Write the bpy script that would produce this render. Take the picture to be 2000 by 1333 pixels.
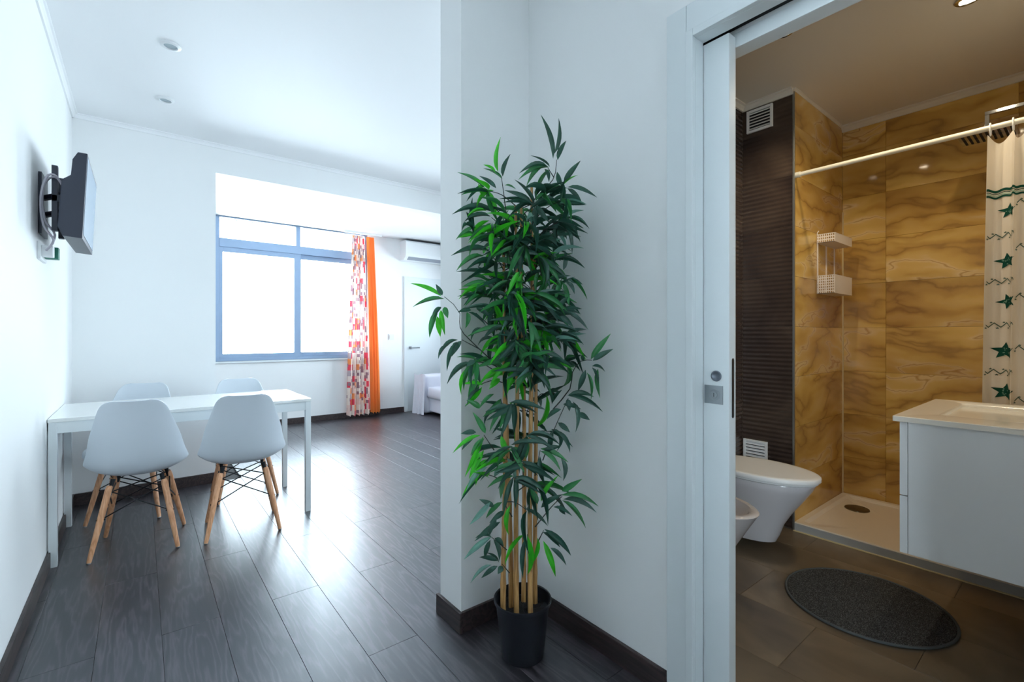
import bpy, bmesh, math, random
from mathutils import Vector, Matrix

for _o in list(bpy.data.objects):
    bpy.data.objects.remove(_o)
SC = bpy.context.scene
COL = SC.collection
R = math.radians

# ------------------------------------------------------------------ camera, world, lights, exposure
EYE = 1.157
FPX = 914.0
SN, CS = 0.6225, 0.7826          # heading: 38.5 degrees right of the hall axis (+Y)
HOR = 655.0
cam_d = bpy.data.cameras.new('camera')
cam = bpy.data.objects.new('camera', cam_d)
COL.objects.link(cam)
cam.location = (0, 0, EYE)
cam.rotation_euler = (R(90), 0, -math.atan2(SN, CS))
cam_d.sensor_width = 36.0
cam_d.lens = FPX / 2000.0 * 36.0
cam_d.shift_y = (HOR - 666.5) / 2000.0
cam_d.clip_start = 0.03
cam_d.dof.use_dof = False
SC.camera = cam
SC.view_settings.view_transform = 'Standard'
SC.view_settings.look = 'None'
SC.view_settings.gamma = 1.0
SC.view_settings.use_curve_mapping = False
SC.view_settings.exposure = 0.0
try:
    SC.cycles.use_denoising = True
    SC.cycles.max_bounces = 10
    SC.cycles.diffuse_bounces = 6
    SC.cycles.glossy_bounces = 4
    SC.cycles.transparent_max_bounces = 12
    SC.cycles.sample_clamp_indirect = 6.0
    SC.cycles.caustics_reflective = False
    SC.cycles.caustics_refractive = False
except Exception:
    pass

SKY = 24.0
world = bpy.data.worlds.new('overcast_sky')
SC.world = world
world.use_nodes = True
wn = world.node_tree.nodes['Background']
wn.inputs[0].default_value = (0.78, 0.90, 1.0, 1)
wn.inputs[1].default_value = SKY


LXW = -0.36


def portal(loc, rot, sx, sy):
    l = bpy.data.lights.new('window_portal', 'AREA')
    l.shape = 'RECTANGLE'
    l.size, l.size_y = sx, sy
    l.cycles.is_portal = True
    o = bpy.data.objects.new('window_portal', l)
    COL.objects.link(o)
    o.location, o.rotation_euler = loc, rot
    return o


portal((1.62, 6.62, 1.70), (R(-90), 0, 0), 1.86, 1.72)
portal((4.38, 2.65, 1.45), (R(90), 0, R(90)), 1.1, 1.2)
portal((LXW - 0.13, -1.35, 1.5), (R(90), 0, R(-90)), 1.3, 1.8)
portal((4.38, 5.5, 1.55), (R(90), 0, R(90)), 1.2, 1.2)


def lamp_light(loc, power, color, radius, angle=150, name='downlight_glow'):
    l = bpy.data.lights.new(name, 'SPOT')
    l.energy = power
    l.color = color
    l.shadow_soft_size = radius
    l.spot_size = R(angle)
    l.spot_blend = 0.6
    o = bpy.data.objects.new(name, l)
    COL.objects.link(o)
    o.location = loc
    return o


BATH_Z = 2.60
lamp_light((2.82, 0.36, BATH_Z - 0.03), 21, (1.0, 0.83, 0.58), 0.03)
lamp_light((2.43, 0.95, BATH_Z - 0.03), 21, (1.0, 0.83, 0.58), 0.03)


# ------------------------------------------------------------------ helpers
def lin(c):
    return tuple(((v / 255.0) / 12.92 if v / 255.0 <= 0.04045 else ((v / 255.0 + 0.055) / 1.055) ** 2.4) for v in c)


def spot(px, py, d):
    """world point seen at pixel (px, py) of the 2000 px wide frame, d metres ahead"""
    l = (px - 1000) / FPX
    return Vector(((l * CS + SN) * d, (-l * SN + CS) * d, EYE - (py - HOR) / FPX * d))


def mat(name, rgb, rough=0.5, metal=0.0, spec=0.5, trans=0.0, emit=None, estr=0.0, coat=0.0, linear=False):
    m = bpy.data.materials.new(name)
    m.use_nodes = True
    b = m.node_tree.nodes['Principled BSDF']
    c = rgb if linear else lin(rgb)
    b.inputs['Base Color'].default_value = (*c, 1)
    b.inputs['Roughness'].default_value = rough
    b.inputs['Metallic'].default_value = metal
    b.inputs['Specular IOR Level'].default_value = spec
    b.inputs['Transmission Weight'].default_value = trans
    b.inputs['Coat Weight'].default_value = coat
    if emit:
        b.inputs['Emission Color'].default_value = (*emit, 1)
        b.inputs['Emission Strength'].default_value = estr
    return m


def N(m, kind, **kw):
    n = m.node_tree.nodes.new(kind)
    for k, v in kw.items():
        setattr(n, k, v)
    return n


def L(m, a, b):
    m.node_tree.links.new(a, b)


def bsdf(m):
    return m.node_tree.nodes['Principled BSDF']


def ramp(m, stops):
    r = N(m, 'ShaderNodeValToRGB')
    el = r.color_ramp.elements
    while len(el) < len(stops):
        el.new(0.5)
    for e, (p, c) in zip(el, stops):
        e.position = p
        e.color = (*lin(c), 1)
    return r


def bump(m, src, strength, dist=0.002):
    b = N(m, 'ShaderNodeBump')
    b.inputs['Strength'].default_value = strength
    b.inputs['Distance'].default_value = dist
    L(m, src, b.inputs['Height'])
    L(m, b.outputs[0], bsdf(m).inputs['Normal'])
    return b


def coords(m, scale=(1, 1, 1), rnd=0.0, kind='Object'):
    """object coordinates, shifted per object so that alike pieces differ"""
    tc = N(m, 'ShaderNodeTexCoord')
    mp = N(m, 'ShaderNodeMapping')
    mp.inputs['Scale'].default_value = scale
    L(m, tc.outputs[kind], mp.inputs['Vector'])
    if rnd:
        oi = N(m, 'ShaderNodeObjectInfo')
        mu = N(m, 'ShaderNodeMath', operation='MULTIPLY')
        mu.inputs[1].default_value = rnd
        L(m, oi.outputs['Random'], mu.inputs[0])
        ad = N(m, 'ShaderNodeVectorMath', operation='ADD')
        L(m, mp.outputs[0], ad.inputs[0])
        cb = N(m, 'ShaderNodeCombineXYZ')
        for i in range(3):
            L(m, mu.outputs[0], cb.inputs[i])
        L(m, cb.outputs[0], ad.inputs[1])
        return ad.outputs[0]
    return mp.outputs[0]


# ------------------------------------------------------------------ materials
def wall_paint(name, rgb, rough=0.6):
    m = mat(name, rgb, rough, spec=0.3)
    n = N(m, 'ShaderNodeTexNoise')
    n.inputs['Scale'].default_value = 260
    L(m, coords(m), n.inputs['Vector'])
    bump(m, n.outputs[0], 0.08, 0.001)
    return m


M = {}
M['wall'] = wall_paint('white_wall_paint', (243, 244, 244))
M['ceil'] = wall_paint('white_ceiling_paint', (243, 244, 245))
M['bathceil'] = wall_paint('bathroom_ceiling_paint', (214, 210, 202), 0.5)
M['lacquer'] = mat('white_satin_lacquer', (226, 232, 234), 0.32)
M['gloss'] = mat('white_high_gloss_lacquer', (228, 232, 235), 0.12)
M['ceramic'] = mat('white_glazed_ceramic', (206, 203, 206), 0.10, coat=0.3)
M['basin'] = mat('cream_white_basin', (236, 232, 222), 0.12)
M['tray'] = mat('shower_tray_acrylic', (222, 212, 196), 0.28)
M['plastic'] = mat('white_moulded_plastic', (214, 222, 230), 0.34)
M['plasticwhite'] = mat('white_plastic', (232, 234, 235), 0.4)
M['alu'] = mat('haze_tinted_aluminium', (148, 170, 198), 0.4, 0.15)  # pale blue window haze put into the grey metal's colour
M['steel'] = mat('brushed_steel', (150, 156, 160), 0.3, 1.0)
M['chrome'] = mat('polished_chrome', (200, 204, 208), 0.08, 1.0)
M['trimalu'] = mat('aluminium_corner_trim', (150, 152, 150), 0.35, 0.8)
M['wire'] = mat('black_steel_wire', (28, 30, 34), 0.4, 0.6)
M['black'] = mat('haze_tinted_plastic', (38, 44, 60), 0.4)  # black plastic with the bluish haze mixed into its colour
M['gap'] = mat('dark_recess', (10, 10, 12), 0.8)
M['seal'] = mat('cream_sealant', (206, 186, 140), 0.6)
M['pot'] = mat('black_nursery_pot', (12, 15, 24), 0.45)
M['soilplug'] = mat('dark_moulded_soil', (32, 30, 32), 0.9)
M['orange'] = mat('orange_sheer_cloth', (250, 140, 50), 0.8, spec=0.1)
M['sofa'] = mat('white_cotton_throw', (222, 222, 232), 0.9, spec=0.1)
M['sofapink'] = mat('pale_pink_throw', (226, 212, 220), 0.9, spec=0.1)
M['cable'] = mat('pale_grey_cable', (170, 166, 176), 0.5)
M['twig'] = mat('dark_green_twig', (34, 44, 40), 0.6)
M['lampglass'] = mat('lit_lamp_glass', (255, 230, 180), 0.4, emit=(1.0, 0.84, 0.6), estr=45)
M['lampoff'] = mat('unlit_lamp_glass', (170, 184, 190), 0.25)
M['curtaingreen'] = mat('dark_green_print', (22, 74, 62), 0.8, spec=0.1)
M['curtaindots'] = mat('pale_print_dots', (120, 160, 140), 0.8, spec=0.1)
M['curtainzig'] = mat('grey_green_print', (82, 104, 92), 0.8, spec=0.1)
M['curtainmint'] = mat('mint_print', (160, 190, 172), 0.8, spec=0.1)
M['tealled'] = mat('green_socket_label', (30, 120, 100), 0.5)


def m_glass():
    m = bpy.data.materials.new('clear_window_glass')
    m.use_nodes = True
    nt = m.node_tree
    nt.nodes.remove(nt.nodes['Principled BSDF'])
    t = N(m, 'ShaderNodeBsdfTransparent')
    t.inputs[0].default_value = (0.96, 0.98, 0.98, 1)
    g = N(m, 'ShaderNodeBsdfGlossy')
    g.inputs['Roughness'].default_value = 0.02
    fr = N(m, 'ShaderNodeFresnel')
    fr.inputs[0].default_value = 1.45
    mx = N(m, 'ShaderNodeMixShader')
    L(m, fr.outputs[0], mx.inputs[0])
    L(m, t.outputs[0], mx.inputs[1])
    L(m, g.outputs[0], mx.inputs[2])
    L(m, mx.outputs[0], nt.nodes['Material Output'].inputs['Surface'])
    return m


M['glass'] = m_glass()


def cloth(name, rgb, trans=0.35, rough=0.9):
    m = mat(name, rgb, rough, spec=0.1)
    tr = N(m, 'ShaderNodeBsdfTranslucent')
    tr.inputs[0].default_value = (*lin(rgb), 1)
    mx = N(m, 'ShaderNodeMixShader')
    mx.inputs[0].default_value = trans
    out = m.node_tree.nodes['Material Output']
    L(m, bsdf(m).outputs[0], mx.inputs[1])
    L(m, tr.outputs[0], mx.inputs[2])
    L(m, mx.outputs[0], out.inputs['Surface'])
    return m


M['orange'] = cloth('orange_sheer_cloth', (255, 162, 88), 0.5)
M['showercloth'] = cloth('cream_shower_cloth', (240, 232, 218), 0.25)


def m_patch():
    """patchwork print: cells of several colours, by cloth UV"""
    m = mat('patchwork_print_cloth', (240, 225, 215), 0.9, spec=0.1)
    uv = coords(m, (1, 1, 1), 0, 'UV')
    def cells(sx, sy, off):
        mp = N(m, 'ShaderNodeMapping')
        mp.inputs['Scale'].default_value = (sx, sy, 1)
        mp.inputs['Location'].default_value = (off, off * 0.7, 0)
        L(m, uv, mp.inputs['Vector'])
        fl = N(m, 'ShaderNodeVectorMath', operation='FLOOR')
        L(m, mp.outputs[0], fl.inputs[0])
        wn_ = N(m, 'ShaderNodeTexWhiteNoise')
        L(m, fl.outputs[0], wn_.inputs['Vector'])
        return wn_.outputs['Value']
    a = cells(13, 13, 0.3)
    r1 = ramp(m, [(0.0, (252, 240, 230)), (0.42, (240, 84, 104)), (0.56, (250, 222, 212)), (0.72, (252, 160, 100)),
                  (0.80, (240, 232, 226)), (0.93, (196, 182, 188))])
    r1.color_ramp.interpolation = 'CONSTANT'
    L(m, a, r1.inputs[0])
    b = cells(36, 24, 2.1)
    gt = N(m, 'ShaderNodeMath', operation='GREATER_THAN')
    gt.inputs[1].default_value = 0.82
    L(m, b, gt.inputs[0])
    mx = N(m, 'ShaderNodeMix', data_type='RGBA')
    L(m, gt.outputs[0], mx.inputs['Factor'])
    L(m, r1.outputs[0], mx.inputs['A'])
    mx.inputs['B'].default_value = (*lin((160, 130, 142)), 1)
    L(m, mx.outputs['Result'], bsdf(m).inputs['Base Color'])
    tr = N(m, 'ShaderNodeBsdfTranslucent')
    L(m, mx.outputs['Result'], tr.inputs[0])
    ms = N(m, 'ShaderNodeMixShader')
    ms.inputs[0].default_value = 0.35
    L(m, bsdf(m).outputs[0], ms.inputs[1])
    L(m, tr.outputs[0], ms.inputs[2])
    L(m, ms.outputs[0], m.node_tree.nodes['Material Output'].inputs['Surface'])
    return m


M['patch'] = m_patch()


def m_wood(name, dark, mid, light, along='y', rough=0.33, scale=1.0, rnd=37.0, spec=0.5):
    m = mat(name, mid, rough, spec=spec)
    sc = (9 * scale, 0.9 * scale, 9 * scale) if along == 'y' else ((0.9 * scale, 9 * scale, 9 * scale) if along == 'x' else (9 * scale, 9 * scale, 0.9 * scale))
    v = coords(m, sc, rnd)
    n1 = N(m, 'ShaderNodeTexNoise')
    n1.inputs['Scale'].default_value = 0.9
    n1.inputs['Detail'].default_value = 4
    L(m, v, n1.inputs['Vector'])
    w = N(m, 'ShaderNodeMath', operation='MULTIPLY')
    w.inputs[1].default_value = 26.0
    L(m, n1.outputs[0], w.inputs[0])
    fr = N(m, 'ShaderNodeMath', operation='PINGPONG')
    fr.inputs[1].default_value = 1.0
    L(m, w.outputs[0], fr.inputs[0])
    n2 = N(m, 'ShaderNodeTexNoise')
    n2.inputs['Scale'].default_value = 14
    n2.inputs['Detail'].default_value = 6
    L(m, v, n2.inputs['Vector'])
    mxv = N(m, 'ShaderNodeMix', data_type='FLOAT')
    mxv.inputs['Factor'].default_value = 0.5
    L(m, fr.outputs[0], mxv.inputs['A'])
    L(m, n2.outputs[0], mxv.inputs['B'])
    r = ramp(m, [(0.15, dark), (0.5, mid), (0.9, light)])
    L(m, mxv.outputs['Result'], r.inputs[0])
    oi = N(m, 'ShaderNodeObjectInfo')
    mr = N(m, 'ShaderNodeMapRange')
    mr.inputs['To Min'].default_value = 0.88
    mr.inputs['To Max'].default_value = 1.12
    L(m, oi.outputs['Random'], mr.inputs['Value'])
    hs = N(m, 'ShaderNodeHueSaturation')
    L(m, mr.outputs[0], hs.inputs['Value'])
    L(m, r.outputs[0], hs.inputs['Color'])
    L(m, hs.outputs[0], bsdf(m).inputs['Base Color'])
    bump(m, mxv.outputs['Result'], 0.22, 0.0012)
    return m


M['plank'] = m_wood('dark_smoked_oak', (24, 20, 24), (42, 36, 40), (88, 78, 84), 'y', 0.41, spec=1.0)
bsdf(M['plank']).inputs['Specular Tint'].default_value = (0.80, 0.90, 1.0, 1)  # blue sheen of the sky put into the floor's reflection tint
bsdf(M['plank']).inputs['Coat Weight'].default_value = 0.7
bsdf(M['plank']).inputs['Coat Roughness'].default_value = 0.32
M['baseboard'] = m_wood('dark_baseboard_wood', (32, 25, 26), (52, 42, 42), (72, 58, 56), 'y', 0.4)
M['beech'] = m_wood('light_beech', (194, 136, 96), (218, 160, 118), (232, 182, 144), 'z', 0.45, 1.5)
M['cane'] = m_wood('bamboo_cane_skin', (150, 108, 62), (184, 138, 84), (206, 164, 108), 'z', 0.4, 2.0)


def m_onyx():
    m = mat('amber_sandstone_tile', (140, 100, 45), 0.06)
    v = coords(m, (1, 1, 1), 23.0)
    wob = N(m, 'ShaderNodeTexNoise')
    wob.inputs['Scale'].default_value = 2.2
    wob.inputs['Detail'].default_value = 5
    L(m, v, wob.inputs['Vector'])
    sub = N(m, 'ShaderNodeVectorMath', operation='SCALE')
    sub.inputs['Scale'].default_value = 0.30
    L(m, wob.outputs['Color'], sub.inputs[0])
    ad = N(m, 'ShaderNodeVectorMath', operation='ADD')
    L(m, v, ad.inputs[0])
    L(m, sub.outputs[0], ad.inputs[1])
    n2 = N(m, 'ShaderNodeTexNoise')
    n2.inputs['Scale'].default_value = 1.0
    n2.inputs['Detail'].default_value = 3
    n2.inputs['Roughness'].default_value = 0.5
    mp = N(m, 'ShaderNodeMapping')
    mp.inputs['Scale'].default_value = (1.1, 3.6, 1.1)
    mp.inputs['Rotation'].default_value = (0, 0, R(-12))
    L(m, ad.outputs[0], mp.inputs['Vector'])
    L(m, mp.outputs[0], n2.inputs['Vector'])
    mul = N(m, 'ShaderNodeMath', operation='MULTIPLY')
    mul.inputs[1].default_value = 8.0
    L(m, n2.outputs[0], mul.inputs[0])
    pp = N(m, 'ShaderNodeMath', operation='PINGPONG')
    pp.inputs[1].default_value = 1.0
    L(m, mul.outputs[0], pp.inputs[0])
    r = ramp(m, [(0.0, (172, 136, 76)), (0.12, (200, 162, 88)), (0.45, (220, 184, 102)), (0.8, (228, 194, 118)), (0.95, (234, 208, 152)), (1.0, (196, 158, 96))])
    L(m, pp.outputs[0], r.inputs[0])
    n3 = N(m, 'ShaderNodeTexNoise')
    n3.inputs['Scale'].default_value = 1.5
    L(m, ad.outputs[0], n3.inputs['Vector'])
    r3 = ramp(m, [(0.3, (190, 168, 158)), (0.7, (255, 255, 255))])
    L(m, n3.outputs[0], r3.inputs[0])
    mx = N(m, 'ShaderNodeMix', data_type='RGBA', blend_type='MULTIPLY')
    mx.inputs['Factor'].default_value = 0.8
    L(m, r.outputs[0], mx.inputs['A'])
    L(m, r3.outputs[0], mx.inputs['B'])
    L(m, mx.outputs['Result'], bsdf(m).inputs['Base Color'])
    return m


M['onyx'] = m_onyx()


def m_marbled(name, stops, rough, scale=2.2, rnd=19.0):
    m = mat(name, (90, 80, 70), rough)
    v = coords(m, (1, 1, 1), rnd)
    n = N(m, 'ShaderNodeTexNoise')
    n.inputs['Scale'].default_value = scale
    n.inputs['Detail'].default_value = 6
    n.inputs['Distortion'].default_value = 1.2
    L(m, v, n.inputs['Vector'])
    r = ramp(m, stops)
    L(m, n.outputs[0], r.inputs[0])
    L(m, r.outputs[0], bsdf(m).inputs['Base Color'])
    return m


M['bathfloor'] = m_marbled('brown_stone_floor_tile', [(0.3, (84, 74, 62)), (0.5, (112, 100, 84)), (0.72, (138, 124, 104))], 0.3)
M['ribtile'] = m_marbled('dark_brown_ribbed_tile', [(0.3, (50, 40, 38)), (0.5, (66, 54, 48)), (0.7, (84, 70, 60))], 0.22)
M['grout'] = mat('brown_grout', (84, 72, 60), 0.9)


def m_mat():
    m = mat('grey_flecked_pile', (70, 72, 74), 0.95, spec=0.1)
    v = coords(m, (110, 330, 110))
    n = N(m, 'ShaderNodeTexNoise')
    n.inputs['Scale'].default_value = 1.5
    n.inputs['Detail'].default_value = 4
    L(m, v, n.inputs['Vector'])
    r = ramp(m, [(0.35, (40, 41, 43)), (0.52, (66, 68, 69)), (0.68, (108, 111, 110))])
    L(m, n.outputs[0], r.inputs[0])
    L(m, r.outputs[0], bsdf(m).inputs['Base Color'])
    bump(m, n.outputs[0], 0.8, 0.004)
    return m


M['pile'] = m_mat()
M['binding'] = mat('grey_mat_binding', (72, 78, 80), 0.8)


def m_leaf(name, face, back):
    m = mat(name, face, 0.38, spec=0.45)
    v = coords(m, (1, 1, 1), 3.0)
    n = N(m, 'ShaderNodeTexNoise')
    n.inputs['Scale'].default_value = 3
    L(m, v, n.inputs['Vector'])
    mr = N(m, 'ShaderNodeMapRange')
    mr.inputs['From Min'].default_value = 0.3
    mr.inputs['From Max'].default_value = 0.7
    mr.inputs['To Min'].default_value = 0.7
    mr.inputs['To Max'].default_value = 1.3
    L(m, n.outputs[0], mr.inputs['Value'])
    hs = N(m, 'ShaderNodeHueSaturation')
    hs.inputs['Color'].default_value = (*lin(face), 1)
    L(m, mr.outputs[0], hs.inputs['Value'])
    L(m, hs.outputs[0], bsdf(m).inputs['Base Color'])
    tr = N(m, 'ShaderNodeBsdfTranslucent')
    tr.inputs[0].default_value = (*lin(back), 1)
    ms = N(m, 'ShaderNodeMixShader')
    ms.inputs[0].default_value = 0.3
    L(m, bsdf(m).outputs[0], ms.inputs[1])
    L(m, tr.outputs[0], ms.inputs[2])
    L(m, ms.outputs[0], m.node_tree.nodes['Material Output'].inputs['Surface'])
    return m


M['leafdark'] = m_leaf('dark_green_leaf', (50, 88, 76), (40, 96, 66))
M['leafmid'] = m_leaf('mid_green_leaf', (58, 128, 78), (60, 150, 70))
M['leafbright'] = m_leaf('bright_green_leaf', (58, 186, 44), (90, 210, 50))
M['leafpale'] = m_leaf('pale_glossy_leaf', (120, 160, 150), (100, 160, 130))


def m_screen():
    m = mat('television_screen_glass', (150, 170, 190), 0.25)  # light blue reflection on the screen painted as its base colour
    return m


M['screen'] = m_screen()


# ------------------------------------------------------------------ mesh building
class MB:
    """collects vertices and faces; build() links ONE mesh object"""
    def __init__(self):
        self.v, self.f, self.mi, self.uv = [], [], [], {}

    def add(self, vs, fs, mi=0):
        o = len(self.v)
        self.v += [tuple(p) for p in vs]
        for f in fs:
            self.f.append(tuple(i + o for i in f))
            self.mi.append(mi)
        return self

    def box(self, x0, x1, y0, y1, z0, z1, mi=0):
        vs = [(x, y, z) for z in (z0, z1) for y in (y0, y1) for x in (x0, x1)]
        return self.add(vs, [(0, 2, 3, 1), (4, 5, 7, 6), (0, 1, 5, 4), (2, 6, 7, 3), (0, 4, 6, 2), (1, 3, 7, 5)], mi)

    def tube(self, pts, rad, n=10, mi=0, cap=True):
        pts = [Vector(p) for p in pts]
        rads = rad if isinstance(rad, (list, tuple)) else [rad] * len(pts)
        rings = []
        prev = None
        for i, p in enumerate(pts):
            t = (pts[min(i + 1, len(pts) - 1)] - pts[max(i - 1, 0)]).normalized()
            if prev is None:
                a = Vector((0, 0, 1)) if abs(t.z) < 0.9 else Vector((1, 0, 0))
                u = t.cross(a).normalized()
            else:
                u = (prev - t * prev.dot(t)).normalized()
            prev = u
            w = t.cross(u)
            rings.append([p + (u * math.cos(2 * math.pi * k / n) + w * math.sin(2 * math.pi * k / n)) * rads[i] for k in range(n)])
        vs = [q for r_ in rings for q in r_]
        fs = []
        for i in range(len(pts) - 1):
            for k in range(n):
                k2 = (k + 1) % n
                fs.append((i * n + k, i * n + k2, (i + 1) * n + k2, (i + 1) * n + k))
        if cap:
            fs.append(tuple(reversed(range(n))))
            fs.append(tuple((len(pts) - 1) * n + k for k in range(n)))
        return self.add(vs, fs, mi)

    def lathe(self, prof, cx=0, cy=0, n=32, mi=0):
        """prof: list of (radius, z)"""
        vs = [(cx + r_ * math.cos(2 * math.pi * k / n), cy + r_ * math.sin(2 * math.pi * k / n), z) for r_, z in prof for k in range(n)]
        fs = []
        for i in range(len(prof) - 1):
            for k in range(n):
                k2 = (k + 1) % n
                fs.append((i * n + k, i * n + k2, (i + 1) * n + k2, (i + 1) * n + k))
        if prof[0][0] > 1e-6:
            fs.append(tuple(reversed(range(n))))
        if prof[-1][0] > 1e-6:
            fs.append(tuple((len(prof) - 1) * n + k for k in range(n)))
        return self.add(vs, fs, mi)

    def loft(self, rings, mi=0, cap0=True, cap1=True):
        n = len(rings[0])
        vs = [q for r_ in rings for q in r_]
        fs = []
        for i in range(len(rings) - 1):
            for k in range(n):
                k2 = (k + 1) % n
                fs.append((i * n + k, i * n + k2, (i + 1) * n + k2, (i + 1) * n + k))
        if cap0:
            fs.append(tuple(reversed(range(n))))
        if cap1:
            fs.append(tuple((len(rings) - 1) * n + k for k in range(n)))
        return self.add(vs, fs, mi)

    def grid(self, fn, nu, nv, mi=0):
        vs = [fn(i / nu, j / nv) for i in range(nu + 1) for j in range(nv + 1)]
        fs = [(i * (nv + 1) + j, (i + 1) * (nv + 1) + j, (i + 1) * (nv + 1) + j + 1, i * (nv + 1) + j + 1) for i in range(nu) for j in range(nv)]
        return self.add(vs, fs, mi)

    def mesh(self, name, mats, smooth=False, bevel=0.0, seg=2, angle=40, weld=False):
        me = bpy.data.meshes.new(name)
        me.from_pydata(self.v, [], self.f)
        for m_ in (mats if isinstance(mats, (list, tuple)) else [mats]):
            me.materials.append(m_)
        for p, i in zip(me.polygons, self.mi):
            p.material_index = i
        bm = bmesh.new()
        bm.from_mesh(me)
        if weld:
            bmesh.ops.remove_doubles(bm, verts=bm.verts, dist=1e-5)
        bmesh.ops.recalc_face_normals(bm, faces=bm.faces)
        if bevel:
            ed = [e for e in bm.edges if len(e.link_faces) == 2 and e.calc_face_angle(0) > R(angle)]
            bmesh.ops.bevel(bm, geom=ed, offset=bevel, segments=seg, affect='EDGES', profile=0.7, clamp_overlap=True)
        if smooth:
            for f in bm.faces:
                f.smooth = True
            for e in bm.edges:
                if len(e.link_faces) == 2 and e.calc_face_angle(0) > R(smooth if smooth > 1 else 42):
                    e.smooth = False
        bm.to_mesh(me)
        bm.free()
        return me

    def build(self, name, mats, parent=None, smooth=False, bevel=0.0, seg=2, angle=40, weld=False):
        return link(name, self.mesh(name, mats, smooth, bevel, seg, angle, weld), parent)


def link(name, me, parent=None):
    o = bpy.data.objects.new(name, me)
    COL.objects.link(o)
    if parent:
        o.parent = parent
    return o


def thing(name, label, cat, loc=(0, 0, 0), rz=0, group=None):
    o = bpy.data.objects.new(name, None)
    COL.objects.link(o)
    o.empty_display_size = 0.05
    o.location = loc
    o.rotation_euler = (0, 0, rz)
    o['label'], o['category'] = label, cat
    if group:
        o['group'] = group
    return o


def tag(o, label, cat, group=None):
    o['label'], o['category'] = label, cat
    if group:
        o['group'] = group
    return o


def struct(o, label=None, cat=None):
    o['kind'] = 'structure'
    if label:
        o['label'] = label
    if cat:
        o['category'] = cat
    return o


def copy_tree(o, parent=None):
    c = o.copy()
    COL.objects.link(c)
    c.parent = parent
    for ch in o.children:
        copy_tree(ch, c)
    return c


# ------------------------------------------------------------------ the setting
LX, RX = -0.36, 1.325            # left wall, bathroom wall (room side)
FY, WY = 4.33, 6.53              # pier wall and window wall
CX, CY = 0.98, 1.55              # end of the divider wall
CEIL, BAY = 2.66, 2.59
BX, BY, SX, SY = 3.03, 1.43, 3.87, 1.13   # bathroom: dark tiled wall, side wall, shower back, shower side
DL, DH = 0.7676, 2.063           # door jamb and head


def wallobj(name, label, *boxes, m='wall'):
    b = MB()
    for q in boxes:
        b.box(*q)
    return struct(b.build(name, M[m]), label, 'wall')


# floor: subfloor with planks as parts
sub = MB().box(LX - 0.2, 4.5, -2.4, WY + 0.15, -0.08, -0.014)
floor = struct(sub.build('floor', M['gap']), 'dark smoked oak plank floor of the living room', 'floor')
PW, PL = 0.193, 1.22
plank_meshes = {}
xs0 = 0.066


def plank_mesh(w, l):
    k = (round(w, 3), round(l, 3))
    if k not in plank_meshes:
        b = MB().box(-w / 2 + 0.0006, w / 2 - 0.0006, 0.0006, l - 0.0006, -0.014, 0.0)
        plank_meshes[k] = b.mesh('plank', M['plank'], bevel=0.0005, seg=1)
    return plank_meshes[k]


def lay(xa, xb, ya, yb, c):
    off = 2.25 if c % 2 == 0 else 2.86
    k0 = math.floor((ya - off) / PL)
    y = off + k0 * PL
    while y < yb - 1e-4:
        a, b_ = max(y, ya), min(y + PL, yb)
        if b_ - a > 0.03:
            o = link('plank', plank_mesh(xb - xa, b_ - a), floor)
            o.location = ((xa + xb) / 2, a, 0)
        y += PL


for c in range(-3, 24):
    xa, xb = xs0 + c * PW, xs0 + (c + 1) * PW
    xa, xb = max(xa, LX), min(xb, 4.3)
    if xb - xa < 0.02:
        continue
    if xa < RX - 0.02:
        yb = WY if xa > 0.46 else FY
        if xa < 0.46 < xb:
            yb = FY
        if xb > CX + 0.06:
            lay(xa, min(xb, RX + 0.01), -2.2, CY + 0.005, c)
            lay(xa, xb, 1.715, WY, c)
        else:
            lay(xa, xb, -2.2, yb, c)
    else:
        lay(xa, xb, 1.715, WY, c)

T = 0.14
wallobj('wall_left', 'white left wall behind the dining table', (LX - T, LX, -0.7, FY + 0.3, 0, CEIL), (LX - T, LX, -2.2, -2.0, 0, CEIL), (LX - T, LX, -2.0, -0.7, 0, 0.6), (LX - T, LX, -2.0, -0.7, 2.42, CEIL))
wallobj('wall_far', 'white pier and beam around the window bay', (LX, 0.467, FY, WY + 0.2, 0, CEIL), (0.467, 4.3, FY, FY + 0.17, 2.435, CEIL))
wallobj('wall_window', 'white wall of the bay with the grey framed window',
        (0.467, 0.70, WY, WY + 0.2, 0, BAY + 0.07), (2.55, 4.3, WY, WY + 0.2, 0, BAY + 0.07), (0.70, 2.55, WY, WY + 0.2, 0, 0.84), (0.70, 2.55, WY, WY + 0.2, 2.59, BAY + 0.07))
wallobj('wall_divider', 'white wall end beside the potted bamboo', (CX, 4.3, CY, 1.71, 0, CEIL), (1.46, BX + 0.1, BY + 0.012, CY, 0, CEIL), (BX + 0.012, 4.0, SY + 0.012, CY, 0, CEIL))
wallobj('wall_right', 'white wall with the bathroom door opening',
        (RX, RX + 0.044, DL + 0.026, CY, 0, CEIL), (1.418, 1.46, DL, BY + 0.05, 0, CEIL),
        (RX, RX + 0.044, -0.05, DL + 0.026, 2.10, CEIL), (1.418, 1.46, -0.03, DL, 2.065, CEIL), (RX, 1.46, -2.2, -0.03, 0, CEIL))
wallobj('wall_back', 'white wall behind the viewer', (LX - T, 1.46, -2.4, -2.2, 0, CEIL))
wallobj('wall_east', 'white wall of the hidden side of the living room', (4.3, 4.45, 1.5, 2.1, 0, CEIL), (4.3, 4.45, 3.2, 4.85, 0, CEIL), (4.3, 4.45, 6.15, WY + 0.2, 0, CEIL), (4.3, 4.45, 4.85, 6.15, 0, 0.9), (4.3, 4.45, 4.85, 6.15, 2.2, CEIL), (4.3, 4.45, 2.1, 3.2, 0, 0.85), (4.3, 4.45, 2.1, 3.2, 2.05, CEIL))
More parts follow.
